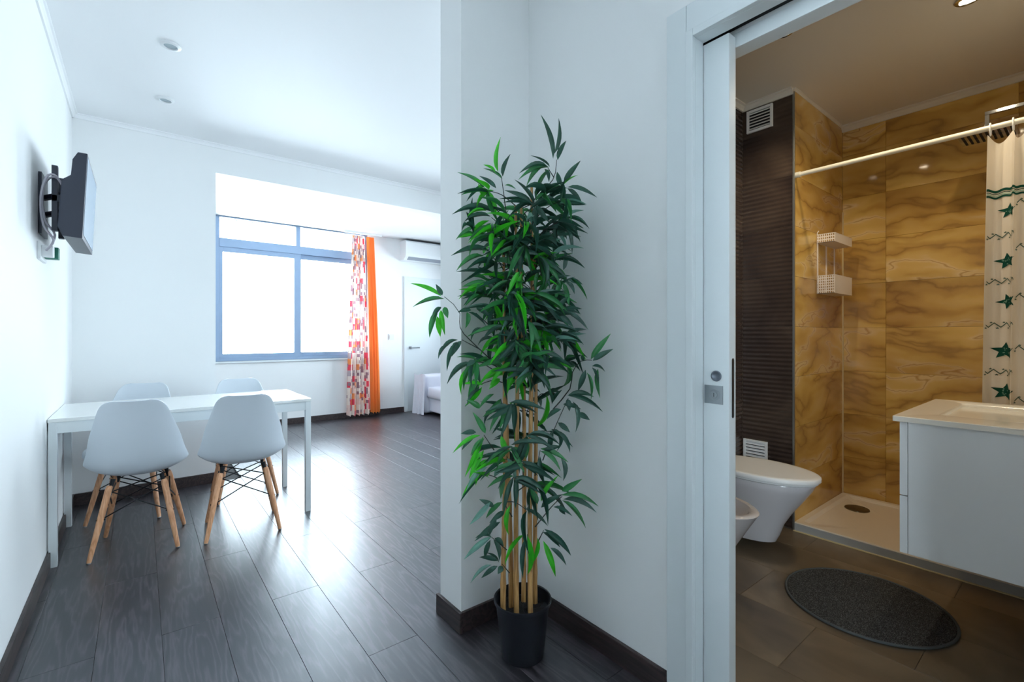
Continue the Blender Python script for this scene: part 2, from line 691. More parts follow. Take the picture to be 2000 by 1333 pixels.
c_ = MB().box(LX - T, 4.45, 1.5, FY + 0.17, CEIL, CEIL + 0.1).box(LX - T, 1.46, -2.4, 1.5, CEIL, CEIL + 0.1).box(0.3, 4.45, FY + 0.17, WY + 0.2, BAY, BAY + 0.17)
struct(c_.build('ceiling', M['ceil']), 'white painted living room ceiling', 'ceiling')
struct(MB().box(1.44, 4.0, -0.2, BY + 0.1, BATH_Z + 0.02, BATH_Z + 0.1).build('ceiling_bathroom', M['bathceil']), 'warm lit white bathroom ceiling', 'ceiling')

# cove mouldings
tn = [0]


def cove(p, q, nrm, z, s, m, label):
    """triangular cove from p to q, nrm points into the room"""
    tn[0] += 1
    prof = [(0, 0), (0, -s), (0.3, -s), (0.42, -0.62 * s), (0.7 * 1, -0.3 * s), (1.0, -0.22 * s), (1.0, 0)]
    prof = [(a * s, b_) for a, b_ in prof]
    rings = []
    for e in (p, q):
        rings.append([(e[0] + nrm[0] * a, e[1] + nrm[1] * a, z + b_) for a, b_ in prof])
    return struct(MB().loft(rings).build('trim_%d' % tn[0], M[m]), label, 'trim')


cove((LX, -2.2), (LX, FY), (1, 0), CEIL, 0.03, 'ceil', 'white cove moulding above the left wall')
cove((LX, FY), (4.3, FY), (0, -1), CEIL, 0.03, 'ceil', 'white cove moulding above the window bay beam')
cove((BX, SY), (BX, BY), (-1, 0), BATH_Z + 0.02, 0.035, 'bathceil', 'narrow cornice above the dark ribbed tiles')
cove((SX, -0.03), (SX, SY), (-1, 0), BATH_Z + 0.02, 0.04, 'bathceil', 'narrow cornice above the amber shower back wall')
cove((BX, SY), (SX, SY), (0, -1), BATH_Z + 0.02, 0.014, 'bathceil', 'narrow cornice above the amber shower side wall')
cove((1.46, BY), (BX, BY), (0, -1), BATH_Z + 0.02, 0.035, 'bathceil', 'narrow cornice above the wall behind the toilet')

# baseboards
BT, BH = 0.014, 0.08


def base(name, label, x0, x1, y0, y1):
    struct(MB().box(x0, x1, y0, y1, 0, BH).build(name, M['baseboard'], bevel=0.004), label, 'baseboard')


base('baseboard_left', 'dark baseboard along the left wall', LX, LX + BT, -2.2, FY)
base('baseboard_far', 'dark baseboard of the pier behind the table', LX + BT, 0.467 + BT, FY - BT, FY)
base('baseboard_bay', 'dark baseboard under the window', 0.467, 3.112, WY - BT, WY)
base('baseboard_end', 'dark baseboard on the narrow wall end', CX - BT, CX, CY - BT, 1.71 + BT)
base('baseboard_divider', 'dark baseboard behind the plant pot', CX, RX, CY - BT, CY)
base('baseboard_right', 'dark baseboard leading to the bathroom door', RX - BT, RX, DL + 0.095, CY - BT)


# ---- bathroom floor and wall tiles
bf = struct(MB().box(1.37, 4.0, -0.2, BY + 0.05, -0.06, -0.006).build('floor_bathroom', M['grout']), 'brown stone tiled bathroom floor', 'floor')
tile_cache = {}


def tile_mesh(key, w, h, t, m, bev=0.0008):
    """tile lying in its local XY plane, origin at the centre, top at +t"""
    k = (key, round(w, 3), round(h, 3))
    if k not in tile_cache:
        tile_cache[k] = MB().box(-w / 2 + 0.0005, w / 2 - 0.0005, -h / 2 + 0.0005, h / 2 - 0.0005, -0.006, t).mesh('tile', M[m], bevel=bev, seg=1)
    return tile_cache[k]


TWX, TWY = 0.355, 0.6
for ci in range(-2, 8):
    xa, xb = 1.739 + ci * TWX, 1.739 + (ci + 1) * TWX
    xa, xb = max(xa, 1.37), min(xb, BX + 0.03)
    if xb - xa < 0.03:
        continue
    off = 0.10 if ci % 2 == 0 else -0.2
    y = off - TWY
    while y < BY:
        ya, yb = max(y, -0.03), min(y + TWY, BY + 0.01)
        if yb - ya > 0.03:
            o = link('tile', tile_mesh('bf', xb - xa, yb - ya, 0.0, 'bathfloor', 0.001), bf)
            o.location = ((xa + xb) / 2, (ya + yb) / 2, 0)
        y += TWY

# amber walls
wb = struct(MB().box(SX + 0.012, SX + 0.12, -0.2, SY + 0.1, 0, BATH_Z + 0.02).build('wall_shower', M['grout']), 'amber sandstone tiled back wall of the shower', 'wall')
rotx = Matrix(((0, 0, -1, 0), (1, 0, 0, 0), (0, 1, 0, 0), (0, 0, 0, 1)))   # local x->world y, y->z, z->-x
rows = [(max(0.0, 0.008 + 0.3 * k - 0.3), min(0.008 + 0.3 * k, BATH_Z + 0.01)) for k in range(0, 10)]
rows = [r_ for r_ in rows if r_[1] - r_[0] > 0.02]
for z0, z1 in rows:
    for ya, yb in ((0.885, SY), (0.285, 0.885), (-0.03, 0.285)):
        o = link('tile', tile_mesh('on', yb - ya, z1 - z0, 0.006, 'onyx'), wb)
        o.matrix_world = Matrix.Translation((SX + 0.006, (ya + yb) / 2, (z0 + z1) / 2)) @ rotx
ws = struct(MB().box(BX + 0.02, SX + 0.012, SY + 0.006, SY + 0.012, 0, BATH_Z + 0.02).build('wall_shower_side', M['grout']), 'amber sandstone tiled side wall holding the wire rack', 'wall')
roty = Matrix(((1, 0, 0, 0), (0, 0, -1, 0), (0, 1, 0, 0), (0, 0, 0, 1)))   # x->x, y->z, z->-y
for z0, z1 in rows:
    for xa, xb in ((BX + 0.004, SX),):
        o = link('tile', tile_mesh('on', xb - xa, z1 - z0, 0.006, 'onyx'), ws)
        o.matrix_world = Matrix.Translation(((xa + xb) / 2, SY + 0.006, (z0 + z1) / 2)) @ roty

# dark ribbed wall tiles
def rib_mesh(w, h):
    k = ('rib', round(w, 3), round(h, 3))
    if k not in tile_cache:
        nr = max(1, round(h / 0.0273))
        n = nr * 6
        b = MB()
        prof = [(-h / 2 + 0.001 + (h - 0.002) * i / n, 0.0035 * (0.5 - 0.5 * math.cos(2 * math.pi * i / 6)) + 0.003) for i in range(n + 1)]
        vs = []
        for y, z in prof:
            vs += [(-w / 2 + 0.001, y, z), (w / 2 - 0.001, y, z)]
        b.add(vs, [(2 * i, 2 * i + 1, 2 * i + 3, 2 * i + 2) for i in range(n)])
        b.box(-w / 2 + 0.001, w / 2 - 0.001, -h / 2 + 0.001, h / 2 - 0.001, -0.006, 0.0028)
        tile_cache[k] = b.mesh('tile', M['ribtile'], smooth=60)
    return tile_cache[k]


wd = struct(MB().box(BX + 0.006, BX + 0.012, SY, BY + 0.012, 0, BATH_Z + 0.02).build('wall_toilet', M['grout']), 'dark brown ribbed tile wall beside the toilet', 'wall')
for z0, z1 in rows:
    o = link('tile', rib_mesh(BY - SY - 0.006, z1 - z0), wd)
    o.matrix_world = Matrix.Translation((BX + 0.006, (SY + BY) / 2 + 0.003, (z0 + z1) / 2)) @ rotx
wt = struct(MB().box(1.46, BX + 0.01, BY + 0.006, BY + 0.012, 0, BATH_Z + 0.02).build('wall_plumbing', M['grout']), 'dark brown ribbed tile wall the toilet hangs on', 'wall')
for z0, z1 in rows:
    for k in range(3):
        xb = BX - k * 0.6
        xa = max(1.46, xb - 0.6)
        o = link('tile', rib_mesh(xb - xa, z1 - z0), wt)
        o.matrix_world = Matrix.Translation(((xa + xb) / 2, BY + 0.006, (z0 + z1) / 2)) @ roty
wallobj('wall_vanity', 'bathroom wall the vanity hangs on', (1.46, 4.0, -0.2, -0.03, 0, BATH_Z + 0.02))
struct(MB().box(BX - 0.004, BX + 0.008, SY - 0.005, SY + 0.006, 0, BATH_Z).build('trim_7', M['trimalu'], bevel=0.002), 'aluminium strip where dark and amber tiles meet', 'trim')
struct(MB().box(SX - 0.008, SX + 0.002, SY - 0.008, SY + 0.002, 0.05, 2.02).build('trim_8', M['seal'], bevel=0.003), 'cream sealant line in the shower corner', 'trim')
struct(MB().box(BX - 0.012, BX + 0.004, -0.03, SY, 0, 0.006).build('trim_9', M['seal'], bevel=0.002), 'cream sealant line at the foot of the shower step', 'trim')

# ---- bathroom door: door_1
d1 = thing('door_1', 'white sliding bathroom door half out of its wall pocket', 'door', (0, 0, 0))
struct(d1)
CO = 0.012
b = MB().box(RX - CO, RX, DL + 0.0245, 0.86, 0, 2.17).box(RX - CO - 0.006, RX, DL, DL + 0.024, 0, 2.086)
b.build('casing', M['lacquer'], d1, bevel=0.003)
b = MB().box(RX - CO, RX, -0.12, DL + 0.0238, 2.087, 2.17).box(RX - CO - 0.006, RX, -0.12, DL - 0.0002, DH, 2.0865)
b.build('casing', M['lacquer'], d1, bevel=0.003)
MB().box(RX, 1.369, DL, DL + 0.024, 0, DH + 0.02).build('jamb', M['lacquer'], d1, bevel=0.0015)
MB().box(RX, 1.369, -0.04, DL - 0.0002, DH, 2.088).build('head_jamb', M['lacquer'], d1, bevel=0.0015)
MB().box(1.416, 1.475, -0.04, DL + 0.05, 2.03, 2.075).build('head_jamb', M['lacquer'], d1, bevel=0.003)
MB().box(1.369, 1.416, -0.04, DL + 0.05, 2.085, 2.10).build('track', M['gap'], d1)
MB().box(RX - CO, 1.46, -0.05, -0.03, 0, DH).build('jamb', M['lacquer'], d1, bevel=0.0015)
MB().box(1.3688, 1.3705, DL + 0.0005, DL + 0.01, 0.0, DH).build('brush_seal', M['gap'], d1)
leaf = MB().box(1.3715, 1.412, 0.687, 1.41, 0.008, 2.058).build('door_leaf', M['lacquer'], d1, bevel=0.0025)
cup = MB()
n_ = 32
def ringx(x, r_):
    return [(x, 0.7265 + r_ * math.cos(2 * math.pi * k / n_), 1.0325 + r_ * math.sin(2 * math.pi * k / n_)) for k in range(n_)]
cup.loft([ringx(1.372, 0.0165), ringx(1.3695, 0.0165), ringx(1.3690, 0.0155), ringx(1.3690, 0.0125), ringx(1.3712, 0.0105), ringx(1.3714, 0.0)], cap1=False)
o = cup.build('finger_cup', M['steel'], leaf, smooth=50)
o['label'] = 'round steel finger cup'
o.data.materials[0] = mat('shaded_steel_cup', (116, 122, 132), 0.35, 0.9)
pl = MB().box(1.3696, 1.3720, 0.7055, 0.764, 0.9475, 1.0035).build('lock_plate', M['steel'], leaf, bevel=0.0008)
def rx(x, r_, cy=0.7325, cz=0.975):
    return [(x, cy + r_ * math.cos(2 * math.pi * k / n_), cz + r_ * math.sin(2 * math.pi * k / n_)) for k in range(n_)]
b = MB().loft([rx(1.3700, 0.0185), rx(1.3688, 0.0185), rx(1.3684, 0.0165), rx(1.3694, 0.0145), rx(1.3694, 0.0105), rx(1.3676, 0.0098), rx(1.3674, 0.008)])
b.box(1.3670, 1.3678, 0.7317, 0.7333, 0.969, 0.981, 1)
b.build('keyhole_disc', [M['steel'], M['gap']], leaf, smooth=50)
b = MB()
pts = []
for k in range(24):
    a = 2 * math.pi * k / 24
    pts.append((1.394 + 0.0065 * math.cos(a), (0.914 if math.sin(a) < 0 else 1.081) + 0.0065 * math.sin(a)))
b.loft([[(x, 0.6875, z) for x, z in pts], [(x, 0.6862, z) for x, z in pts]])
b.build('edge_pull', M['wire'], leaf)

# ---- window_1
w1 = thing('window_1', 'grey aluminium window of the bay, blown out by daylight', 'window')
struct(w1)
wy0, wy1 = WY + 0.02, WY + 0.09
b = MB()
X0, X1, Z0, Z1 = 0.70, 2.55, 0.84, 2.595
b.box(X0, X0 + 0.045, wy0, wy1, Z0, Z1).box(X1 - 0.045, X1, wy0, wy1, Z0, Z1)
b.box(X0 + 0.045, X1 - 0.045, wy0, wy1, Z0, Z0 + 0.04).box(X0 + 0.045, X1 - 0.045, wy0, wy1, Z1 - 0.02, Z1).box(X0 + 0.045, X1 - 0.045, wy0 - 0.008, wy1, 2.22, 2.325)
b.box(1.60, 1.655, wy0, wy1, 2.325, Z1 - 0.02)
b.build('window_frame', M['alu'], w1, bevel=0.003)
for (xa, xb, yy) in ((X0 + 0.045, 1.665, wy0 + 0.005), (1.58, X1 - 0.045, wy0 + 0.035)):
    s = MB()
    s.box(xa, xa + (0.035 if xa < 1 else 0.085), yy, yy + 0.028, Z0 + 0.04, 2.22).box(xb - (0.085 if xa < 1 else 0.035), xb, yy, yy + 0.028, Z0 + 0.04, 2.22)
    e0, e1 = xa + (0.035 if xa < 1 else 0.085), xb - (0.085 if xa < 1 else 0.035)
    s.box(e0, e1, yy, yy + 0.028, Z0 + 0.04, Z0 + 0.09).box(e0, e1, yy, yy + 0.028, 2.16, 2.22)
    so = s.build('sash', M['alu'], w1, bevel=0.002)
    MB().box(e0 - 0.005, e1 + 0.005, yy + 0.012, yy + 0.016, Z0 + 0.085, 2.165).build('pane', M['glass'], so)
for xa, xb in ((X0 + 0.045, 1.60), (1.655, X1 - 0.045)):
    MB().box(xa, xb, wy0 + 0.03, wy0 + 0.034, 2.325, Z1 - 0.02).build('pane', M['glass'], w1)
MB().box(X0 - 0.02, X1 + 0.02, WY - 0.02, WY + 0.05, Z0 - 0.022, Z0).build('window_sill', M['lacquer'], w1, bevel=0.003)

# unseen windows added for their daylight, beside and behind the viewpoint
def plain_window(name, label, x0, x1, y0, y1, z0, z1, axis):
    w = struct(thing(name, label, 'window'))
    b = MB()
    t = 0.05
    if axis == 'x':
        b.box(x0, x1, y0, y0 + t, z0, z1).box(x0, x1, y1 - t, y1, z0, z1).box(x0, x1, y0 + t, y1 - t, z0, z0 + t).box(x0, x1, y0 + t, y1 - t, z1 - t, z1)
        ym = (y0 + y1) / 2
        b.box(x0, x1, ym - t / 2, ym + t / 2, z0 + t, z1 - t)
        b.build('window_frame', M['alu'], w)
        MB().box((x0 + x1) / 2, (x0 + x1) / 2 + 0.004, y0 + t, y1 - t, z0 + t, z1 - t).build('pane', M['glass'], w)
    else:
        b.box(x0, x0 + t, y0, y1, z0, z1).box(x1 - t, x1, y0, y1, z0, z1).box(x0 + t, x1 - t, y0, y1, z0, z0 + t).box(x0 + t, x1 - t, y0, y1, z1 - t, z1)
        b.build('window_frame', M['alu'], w)
        MB().box(x0 + t, x1 - t, (y0 + y1) / 2, (y0 + y1) / 2 + 0.004, z0 + t, z1 - t).build('pane', M['glass'], w)


plain_window('added_window_2', 'added window in the hidden side wall, for light on the left wall', 4.34, 4.39, 2.1, 3.2, 0.85, 2.05, 'x')
plain_window('added_window_3', 'added window behind the viewpoint, to brighten the wall by the bathroom door', LX - 0.10, LX - 0.05, -2.0, -0.7, 0.6, 2.42, 'x')

plain_window('added_window_4', 'added window in the hidden side wall of the bay, to brighten its walls', 4.34, 4.39, 4.85, 6.15, 0.9, 2.2, 'x')

# ---- door_2: far white door
d2 = struct(thing('door_2', 'closed white door in the far wall behind the sofa', 'door'))
b = MB().box(3.112, 3.172, WY - 0.016, WY, 0, 2.04).box(3.968, 4.028, WY - 0.016, WY, 0, 2.04).box(3.172, 3.968, WY - 0.016, WY, 1.98, 2.04)
b.build('casing', M['lacquer'], d2, bevel=0.003)
dl = MB().box(3.172, 3.968, WY - 0.006, WY + 0.0, 0.01, 1.98).build('door_leaf', M['lacquer'], d2, bevel=0.001)
MB().tube([(3.215, WY, 0.965), (3.215, WY - 0.055, 0.965), (3.225, WY - 0.06, 0.965), (3.345, WY - 0.06, 0.965)], 0.009, 8).lathe([(0.0, 0.955), (0.0001, 0.955)], 3.215, WY - 0.01, 8).box(3.195, 3.235, WY - 0.012, WY - 0.006, 0.945, 0.985).build('lever_handle', M['steel'], dl, smooth=True)

# ------------------------------------------------------------------ living room things
# dining table
TX0, TX1, TY0, TY1, TZ = -0.357, 0.885, 3.235, 3.90, 0.74
tb = thing('dining_table', 'long white metal-legged dining table against the left wall', 'table', ((TX0 + TX1) / 2, (TY0 + TY1) / 2, 0))
hx, hy = (TX1 - TX0) / 2, (TY1 - TY0) / 2
MB().box(-hx, hx, -hy, hy, TZ - 0.018, TZ).build('tabletop', mat('white_melamine', (236, 238, 236), 0.16), tb, bevel=0.002)
LW = 0.033
b = MB()
b.box(-hx + LW, hx - LW, -hy + 0.006, -hy + 0.03, TZ - 0.075, TZ - 0.018).box(-hx + LW, hx - LW, hy - 0.03, hy - 0.006, TZ - 0.075, TZ - 0.018)
b.box(-hx + 0.006, -hx + 0.03, -hy + LW, hy - LW, TZ - 0.075, TZ - 0.018).box(hx - 0.03, hx - 0.006, -hy + LW, hy - LW, TZ - 0.075, TZ - 0.018)
b.build('apron', M['lacquer'], tb, bevel=0.002)
for sx in (-1, 1):
    for sy in (-1, 1):
        xa = -hx + 0.002 if sx < 0 else hx - 0.002 - LW
        ya = -hy + 0.002 if sy < 0 else hy - 0.002 - LW
        MB().box(xa, xa + LW, ya, ya + LW, 0.0, TZ - 0.018).build('leg', M['lacquer'], tb, bevel=0.003)


# dining chairs
def catmull(P, t):
    n = len(P) - 1
    x = min(max(t, 0), 1) * n
    i = min(int(x), n - 1)
    u = x - i
    p0, p1, p2, p3 = P[max(i - 1, 0)], P[i], P[i + 1], P[min(i + 2, n)]
    return [0.5 * ((2 * b_) + (-a + c) * u + (2 * a - 5 * b_ + 4 * c - d) * u * u + (-a + 3 * b_ - 3 * c + d) * u ** 3) for a, b_, c, d in zip(p0, p1, p2, p3)]


#          y      z     halfwidth  lift
SH = [(0.232, 0.398, 0.150, -0.006), (0.222, 0.424, 0.190, 0.000), (0.185, 0.437, 0.205, 0.010), (0.12, 0.430, 0.214, 0.024), (0.05, 0.418, 0.212, 0.038),
      (-0.02, 0.409, 0.219, 0.052), (-0.085, 0.405, 0.230, 0.066), (-0.135, 0.426, 0.237, 0.076), (-0.168, 0.475, 0.231, 0.080), (-0.186, 0.54, 0.216, 0.072),
      (-0.200, 0.61, 0.202, 0.056), (-0.214, 0.68, 0.180, 0.040), (-0.228, 0.74, 0.161, 0.028), (-0.241, 0.785, 0.143, 0.018), (-0.249, 0.810, 0.118, 0.012), (-0.253, 0.819, 0.082, 0.008)]


def shell_pt(u, v):
    y, z, hw, lift = catmull(SH, u)
    y2, z2, _, _ = catmull(SH, min(u + 0.01, 1))
    y1, z1, _, _ = catmull(SH, max(u - 0.01, 0))
    ty, tz = y2 - y1, z2 - z1
    l = math.hypot(ty, tz) or 1
    ny, nz = tz / l, -ty / l      # normal towards the sitter
    s = v * 2 - 1
    a = abs(s) ** 2.3
    ang = s * 1.0
    x = hw * 0.945 * (math.sin(ang * math.pi / 2) * 0.25 + s * 0.75)
    return (x, y + ny * lift * a, z + nz * lift * a)


def make_chair(label):
    t = thing('dining_chair', label, 'chair')
    b = MB().grid(shell_pt, 44, 24)
    me = b.mesh('seat_shell', M['plastic'], smooth=80)
    o = link('seat_shell', me, t)
    md = o.modifiers.new('thickness', 'SOLIDIFY')
    md.thickness = 0.007
    md.offset = 0
    bvm = o.modifiers.new('edge', 'BEVEL')
    bvm.width = 0.002
    bvm.segments = 2
    bvm.limit_method = 'ANGLE'
    bvm.angle_limit = R(50)
    tops, bots, legs = {}, {}, {}
    for sx in (-1, 1):
        for sy in (-1, 1):
            tp = Vector((sx * 0.115, -0.01 + sy * 0.095, 0.365))
            bt = Vector((sx * 0.185, 0.0 + sy * 0.178, 0.0))
            tops[sx, sy], bots[sx, sy] = tp, bt
            lg = MB().tube([bt + (tp - bt) * q for q in (0.012, 0.03, 0.5, 0.93, 0.985, 1.0)], [0.0095, 0.0105, 0.0145, 0.0155, 0.0135, 0.010], 14).build('leg', M['beech'], t, smooth=50)
            legs[sx, sy] = lg
            MB().tube([bt + Vector((0, 0, 0.001)), bt + (tp - bt) * 0.014], 0.009, 10).build('foot', M['steel'], lg)
    def on(k, q):
        return bots[k] + (tops[k] - bots[k]) * q
    b = MB()
    ks = [((-1, -1), (1, -1)), ((1, -1), (1, 1)), ((1, 1), (-1, 1)), ((-1, 1), (-1, -1))]
    for a_, c in ks:
        b.tube([on(a_, 0.93), on(c, 0.55)], 0.0032, 6)
        b.tube([on(c, 0.93), on(a_, 0.55)], 0.0032, 6)
    b.tube([on((-1, -1), 0.90), on((1, 1), 0.99)], 0.0032, 6).tube([on((1, -1), 0.90), on((-1, 1), 0.99)], 0.0032, 6)
    o = b.build('wire_brace', M['wire'], t, smooth=True)
    o['kind'] = 'stuff'
    for k in tops:
        p = tops[k]
        MB().tube([p + Vector((0, 0, -0.03)), p + Vector((-k[0] * 0.012, -k[1] * 0.012, 0.03))], [0.008, 0.011], 8).build('bracket', M['wire'], legs[k])
        q = on(k, 0.55)
        MB().tube([q + Vector((-0.02 * k[0], 0, 0)), q + Vector((0.017 * k[0], 0, 0))], 0.0045, 8).build('bolt', M['wire'], legs[k])
    return t


ch = make_chair('white shell chair seen from behind, nearest the left wall')
ch.location, ch.rotation_euler = (0.005, 3.33, 0), (0, 0, R(-8))
for (x, y, rz, lb) in ((0.488, 3.235, -6, 'white shell chair seen from behind, nearest the window side of the table'),
                       (-0.035, 3.93, 165, 'white shell chair across the table, close to the wall, legs behind the near chair'),
                       (0.60, 3.90, 180, 'white shell chair across the table, only its rounded top showing before the bay')):
    c = copy_tree(ch)
    c.location, c.rotation_euler = (x, y, 0), (0, 0, R(rz))
    c['label'] = lb
for c in [o for o in bpy.data.objects if o.name.startswith('dining_chair')]:
    c['group'] = 'chairs around the dining table'

# television on the left wall
tv = thing('television', 'small dark wall-mounted television angled off the left wall', 'television', (LX, 3.08, 1.6))
def tv_w(x, z):          # tilt: bottom nearer the wall
    return x + 0.045 * (z - 1.78)
b = MB()
prof = [(-0.190, 1.585), (-0.190, 1.965), (-0.222, 1.965), (-0.238, 1.93), (-0.240, 1.86), (-0.268, 1.835), (-0.272, 1.63), (-0.255, 1.59)]
b.loft([[(tv_w(x, z) - LX, y - 3.08, z - 1.6) for x, z in prof] for y in (2.805, 3.355)])
b.build('casing', M['black'], tv, bevel=0.004)
b = MB()
zz = [(1.60, 1.95)]
b.loft([[(tv_w(-0.1895, z) - LX + dx, y - 3.08, z - 1.6) for dx, y, z in ((0, 2.82, 1.605), (0, 3.34, 1.605), (0, 3.34, 1.95), (0, 2.82, 1.95))],
        [(tv_w(-0.1885, z) - LX, y - 3.08, z - 1.6) for y, z in ((2.82, 1.605), (3.34, 1.605), (3.34, 1.95), (2.82, 1.95))]])
b.build('screen', M['screen'], tv)
b = MB().box(0.0, 0.012, -0.09, 0.09, 0.02, 0.30).box(0.055, 0.075, -0.20, -0.17, 0.02, 0.31).box(0.055, 0.075, 0.02, 0.05, 0.02, 0.31)
b.tube([(0.012, 0, 0.2), (0.07, -0.1, 0.2)], 0.014, 8).tube([(0.012, 0, 0.12), (0.07, -0.1, 0.12)], 0.014, 8).box(0.055, 0.095, -0.2, 0.05, 0.15, 0.18)
b.build('wall_bracket', M['black'], tv, bevel=0.002)
for k, (dz, yy) in enumerate(((0.0, -0.20), (0.03, -0.16))):
    pts = [(0.10, yy, 0.20), (0.075, yy - 0.05, 0.25), (0.045, yy - 0.05, 0.24), (0.025, yy - 0.03, 0.15 + dz), (0.03, yy, 0.04 + dz), (0.06, yy + 0.02, -0.02 + dz), (0.03, yy + 0.08, -0.06)]
    P = [catmull(pts, i / 24) for i in range(25)]
    MB().tube(P, 0.0045, 6).build('cable', M['cable'], tv, smooth=True)
so = thing('wall_socket', 'white double socket with plugs under the television', 'socket', (LX, 3.05, 1.5))
MB().box(0, 0.012, -0.09, 0.09, 0.0, 0.08).build('socket_plate', M['plasticwhite'], so, bevel=0.003)
MB().box(0.012, 0.05, -0.07, -0.02, 0.015, 0.065).build('plug', M['plasticwhite'], so, bevel=0.004)
MB().box(0.012, 0.06, 0.01, 0.06, 0.015, 0.07).build('plug', M['tealled'], so, bevel=0.004)

# recessed downlights of the living room (off)
for i, (x, y, lb) in enumerate(((0.125, 3.0, 'round recessed ceiling lamp, the one nearer the viewer'), (0.128, 3.71, 'round recessed ceiling lamp, the one nearer the window bay'))):
    t = thing('downlight', lb, 'lamp', (x, y, CEIL), 0, 'recessed ceiling lamps of the living room')
    MB().lathe([(0.030, -0.002), (0.032, -0.010), (0.046, -0.006), (0.047, 0.0), (0.044, 0.0005)], n=32).build('trim_ring', M['plasticwhite'], t, smooth=True)
    MB().lathe([(0.0, -0.004), (0.029, -0.004), (0.029, -0.001)], n=24).build('lens', M['lampoff'], t, smooth=True)

# bathroom downlights (lit)
for x, y, lb in ((2.82, 0.36, 'lit bathroom ceiling spot, the one nearer the shower'), (2.43, 0.95, 'lit bathroom ceiling spot above the toilet, hidden behind the door head')):
    t = thing('ceiling_spot', lb, 'lamp', (x, y, BATH_Z + 0.02), 0, 'lit bathroom ceiling spots')
    MB().lathe([(0.026, -0.002), (0.028, -0.009), (0.042, -0.006), (0.043, 0.0)], n=32).build('trim_ring', M['chrome'], t, smooth=True)
    MB().lathe([(0.0, -0.005), (0.026, -0.005), (0.026, -0.001)], n=24).build('bulb', M['lampglass'], t, smooth=True)


# curtains at the bay window
def curtain(name, label, m, x0t, x1t, x0b, x1b, y, zt, zb, folds, amp, ph):
    nu, nv = 90, 30
    b = MB()
    def fn(u, v):
        z = zb + (zt - zb) * v
        xa, xb = x0b + (x0t - x0b) * v ** 1.3, x1b + (x1t - x1b) * v ** 1.3
        a = amp * (0.6 + 0.4 * (1 - v))
        x = xa + (xb - xa) * u + 0.012 * math.sin(u * folds * 4 * math.pi + ph * 2)
        return (x, y + a * math.sin(u * folds * 2 * math.pi + ph) + 0.008 * math.sin(u * 17 + v * 5), z + (0.012 * math.sin(u * folds * 2 * math.pi + ph) if v == 0 else 0))
    b.grid(fn, nu, nv)
    me = b.mesh(name, m, smooth=180)
    uvl = me.uv_layers.new(name='UVMap')
    for p in me.polygons:
        for li in p.loop_indices:
            vi = me.loops[li].vertex_index
            uvl.data[li].uv = ((vi // (nv + 1)) / nu * 1.1, (vi % (nv + 1)) / nv * 2.4)
    o = link(name, me)
    return tag(o, label, 'curtain')


o = curtain('window_curtain', 'floor-length patchwork print curtain in red, pink and cream by the window', M['patch'], 2.30, 2.46, 2.215, 2.53, 6.42, 2.54, 0.05, 5, 0.028, 0.4)
o = curtain('window_curtain', 'plain orange curtain beside the patchwork one', M['orange'], 2.50, 2.60, 2.565, 2.69, 6.42, 2.54, 0.06, 3, 0.022, 1.2)
t = thing('curtain_rail', 'slim white curtain rail under the bay ceiling', 'rail', (2.0, 6.42, BAY))
MB().box(0.18, 0.72, -0.012, 0.012, -0.025, 0.0).build('rail', M['plasticwhite'], t, bevel=0.002)

# air conditioner
ac = thing('air_conditioner', 'white split air conditioner high on the far wall above the door', 'air conditioner', (3.05, WY, 2.27))
prof = [(0, 0.0), (-0.12, 0.0), (-0.19, 0.05), (-0.20, 0.09), (-0.20, 0.26), (-0.17, 0.285), (0, 0.285)]
MB().loft([[(x, y, z) for y, z in prof] for x in (0.0, 0.84)]).build('housing', M['plasticwhite'], ac, bevel=0.006)
MB().loft([[(x, y, z) for y, z in ((-0.13, 0.004), (-0.185, 0.046), (-0.180, 0.052), (-0.125, 0.010))] for x in (0.05, 0.79)]).build('louvre', mat('grey_louvre', (150, 156, 166), 0.5), ac)
MB().box(0.03, 0.81, -0.165, -0.02, 0.2855, 0.292).build('intake_grille', mat('dark_intake', (70, 76, 86), 0.6), ac)
sw = thing('light_switch', 'white wall switch between the curtain and the far door', 'switch', (2.91, WY, 1.09))
MB().box(-0.04, 0.04, -0.009, 0, 0, 0.08).build('switch_plate', M['plasticwhite'], sw, bevel=0.002)
MB().box(-0.028, 0.028, -0.013, -0.009, 0.012, 0.068).build('rocker', M['plasticwhite'], sw, bevel=0.001)

# sofa under throws, facing the room's left wall
sf = thing('sofa', 'sofa draped in white throws in front of the far door', 'sofa', (3.66, 5.55, 0))
def puff(x0, x1, y0, y1, z0, z1, nm, m, seed, amp=0.012, bev=0.045, cuts=5):
    b = MB().box(x0, x1, y0, y1, z0, z1)
    me = b.mesh(nm, m, bevel=bev, seg=4)
    bm = bmesh.new()
    bm.from_mesh(me)
    bmesh.ops.subdivide_edges(bm, edges=[e for e in bm.edges if e.calc_length() > 0.12], cuts=cuts, use_grid_fill=True)
    bmesh.ops.triangulate(bm, faces=[f for f in bm.faces if len(f.verts) > 4])
    rr = random.Random(seed)
    ph = [rr.uniform(0, 6) for _ in range(6)]
    for v in bm.verts:
        p = v.co
        d = amp * (math.sin(9 * p.x + ph[0] + 4 * p.z) * math.sin(11 * p.y + ph[1]) + 0.6 * math.sin(23 * p.y + 13 * p.z + ph[2]))
        v.co = p + Vector((d if abs(p.z - z1) > 0.05 else 0, 0, d * 0.5 if p.z > z0 + 0.05 else 0))
    for f in bm.faces:
        f.smooth = True
    bm.to_mesh(me)
    bm.free()
    return link(nm, me, sf)


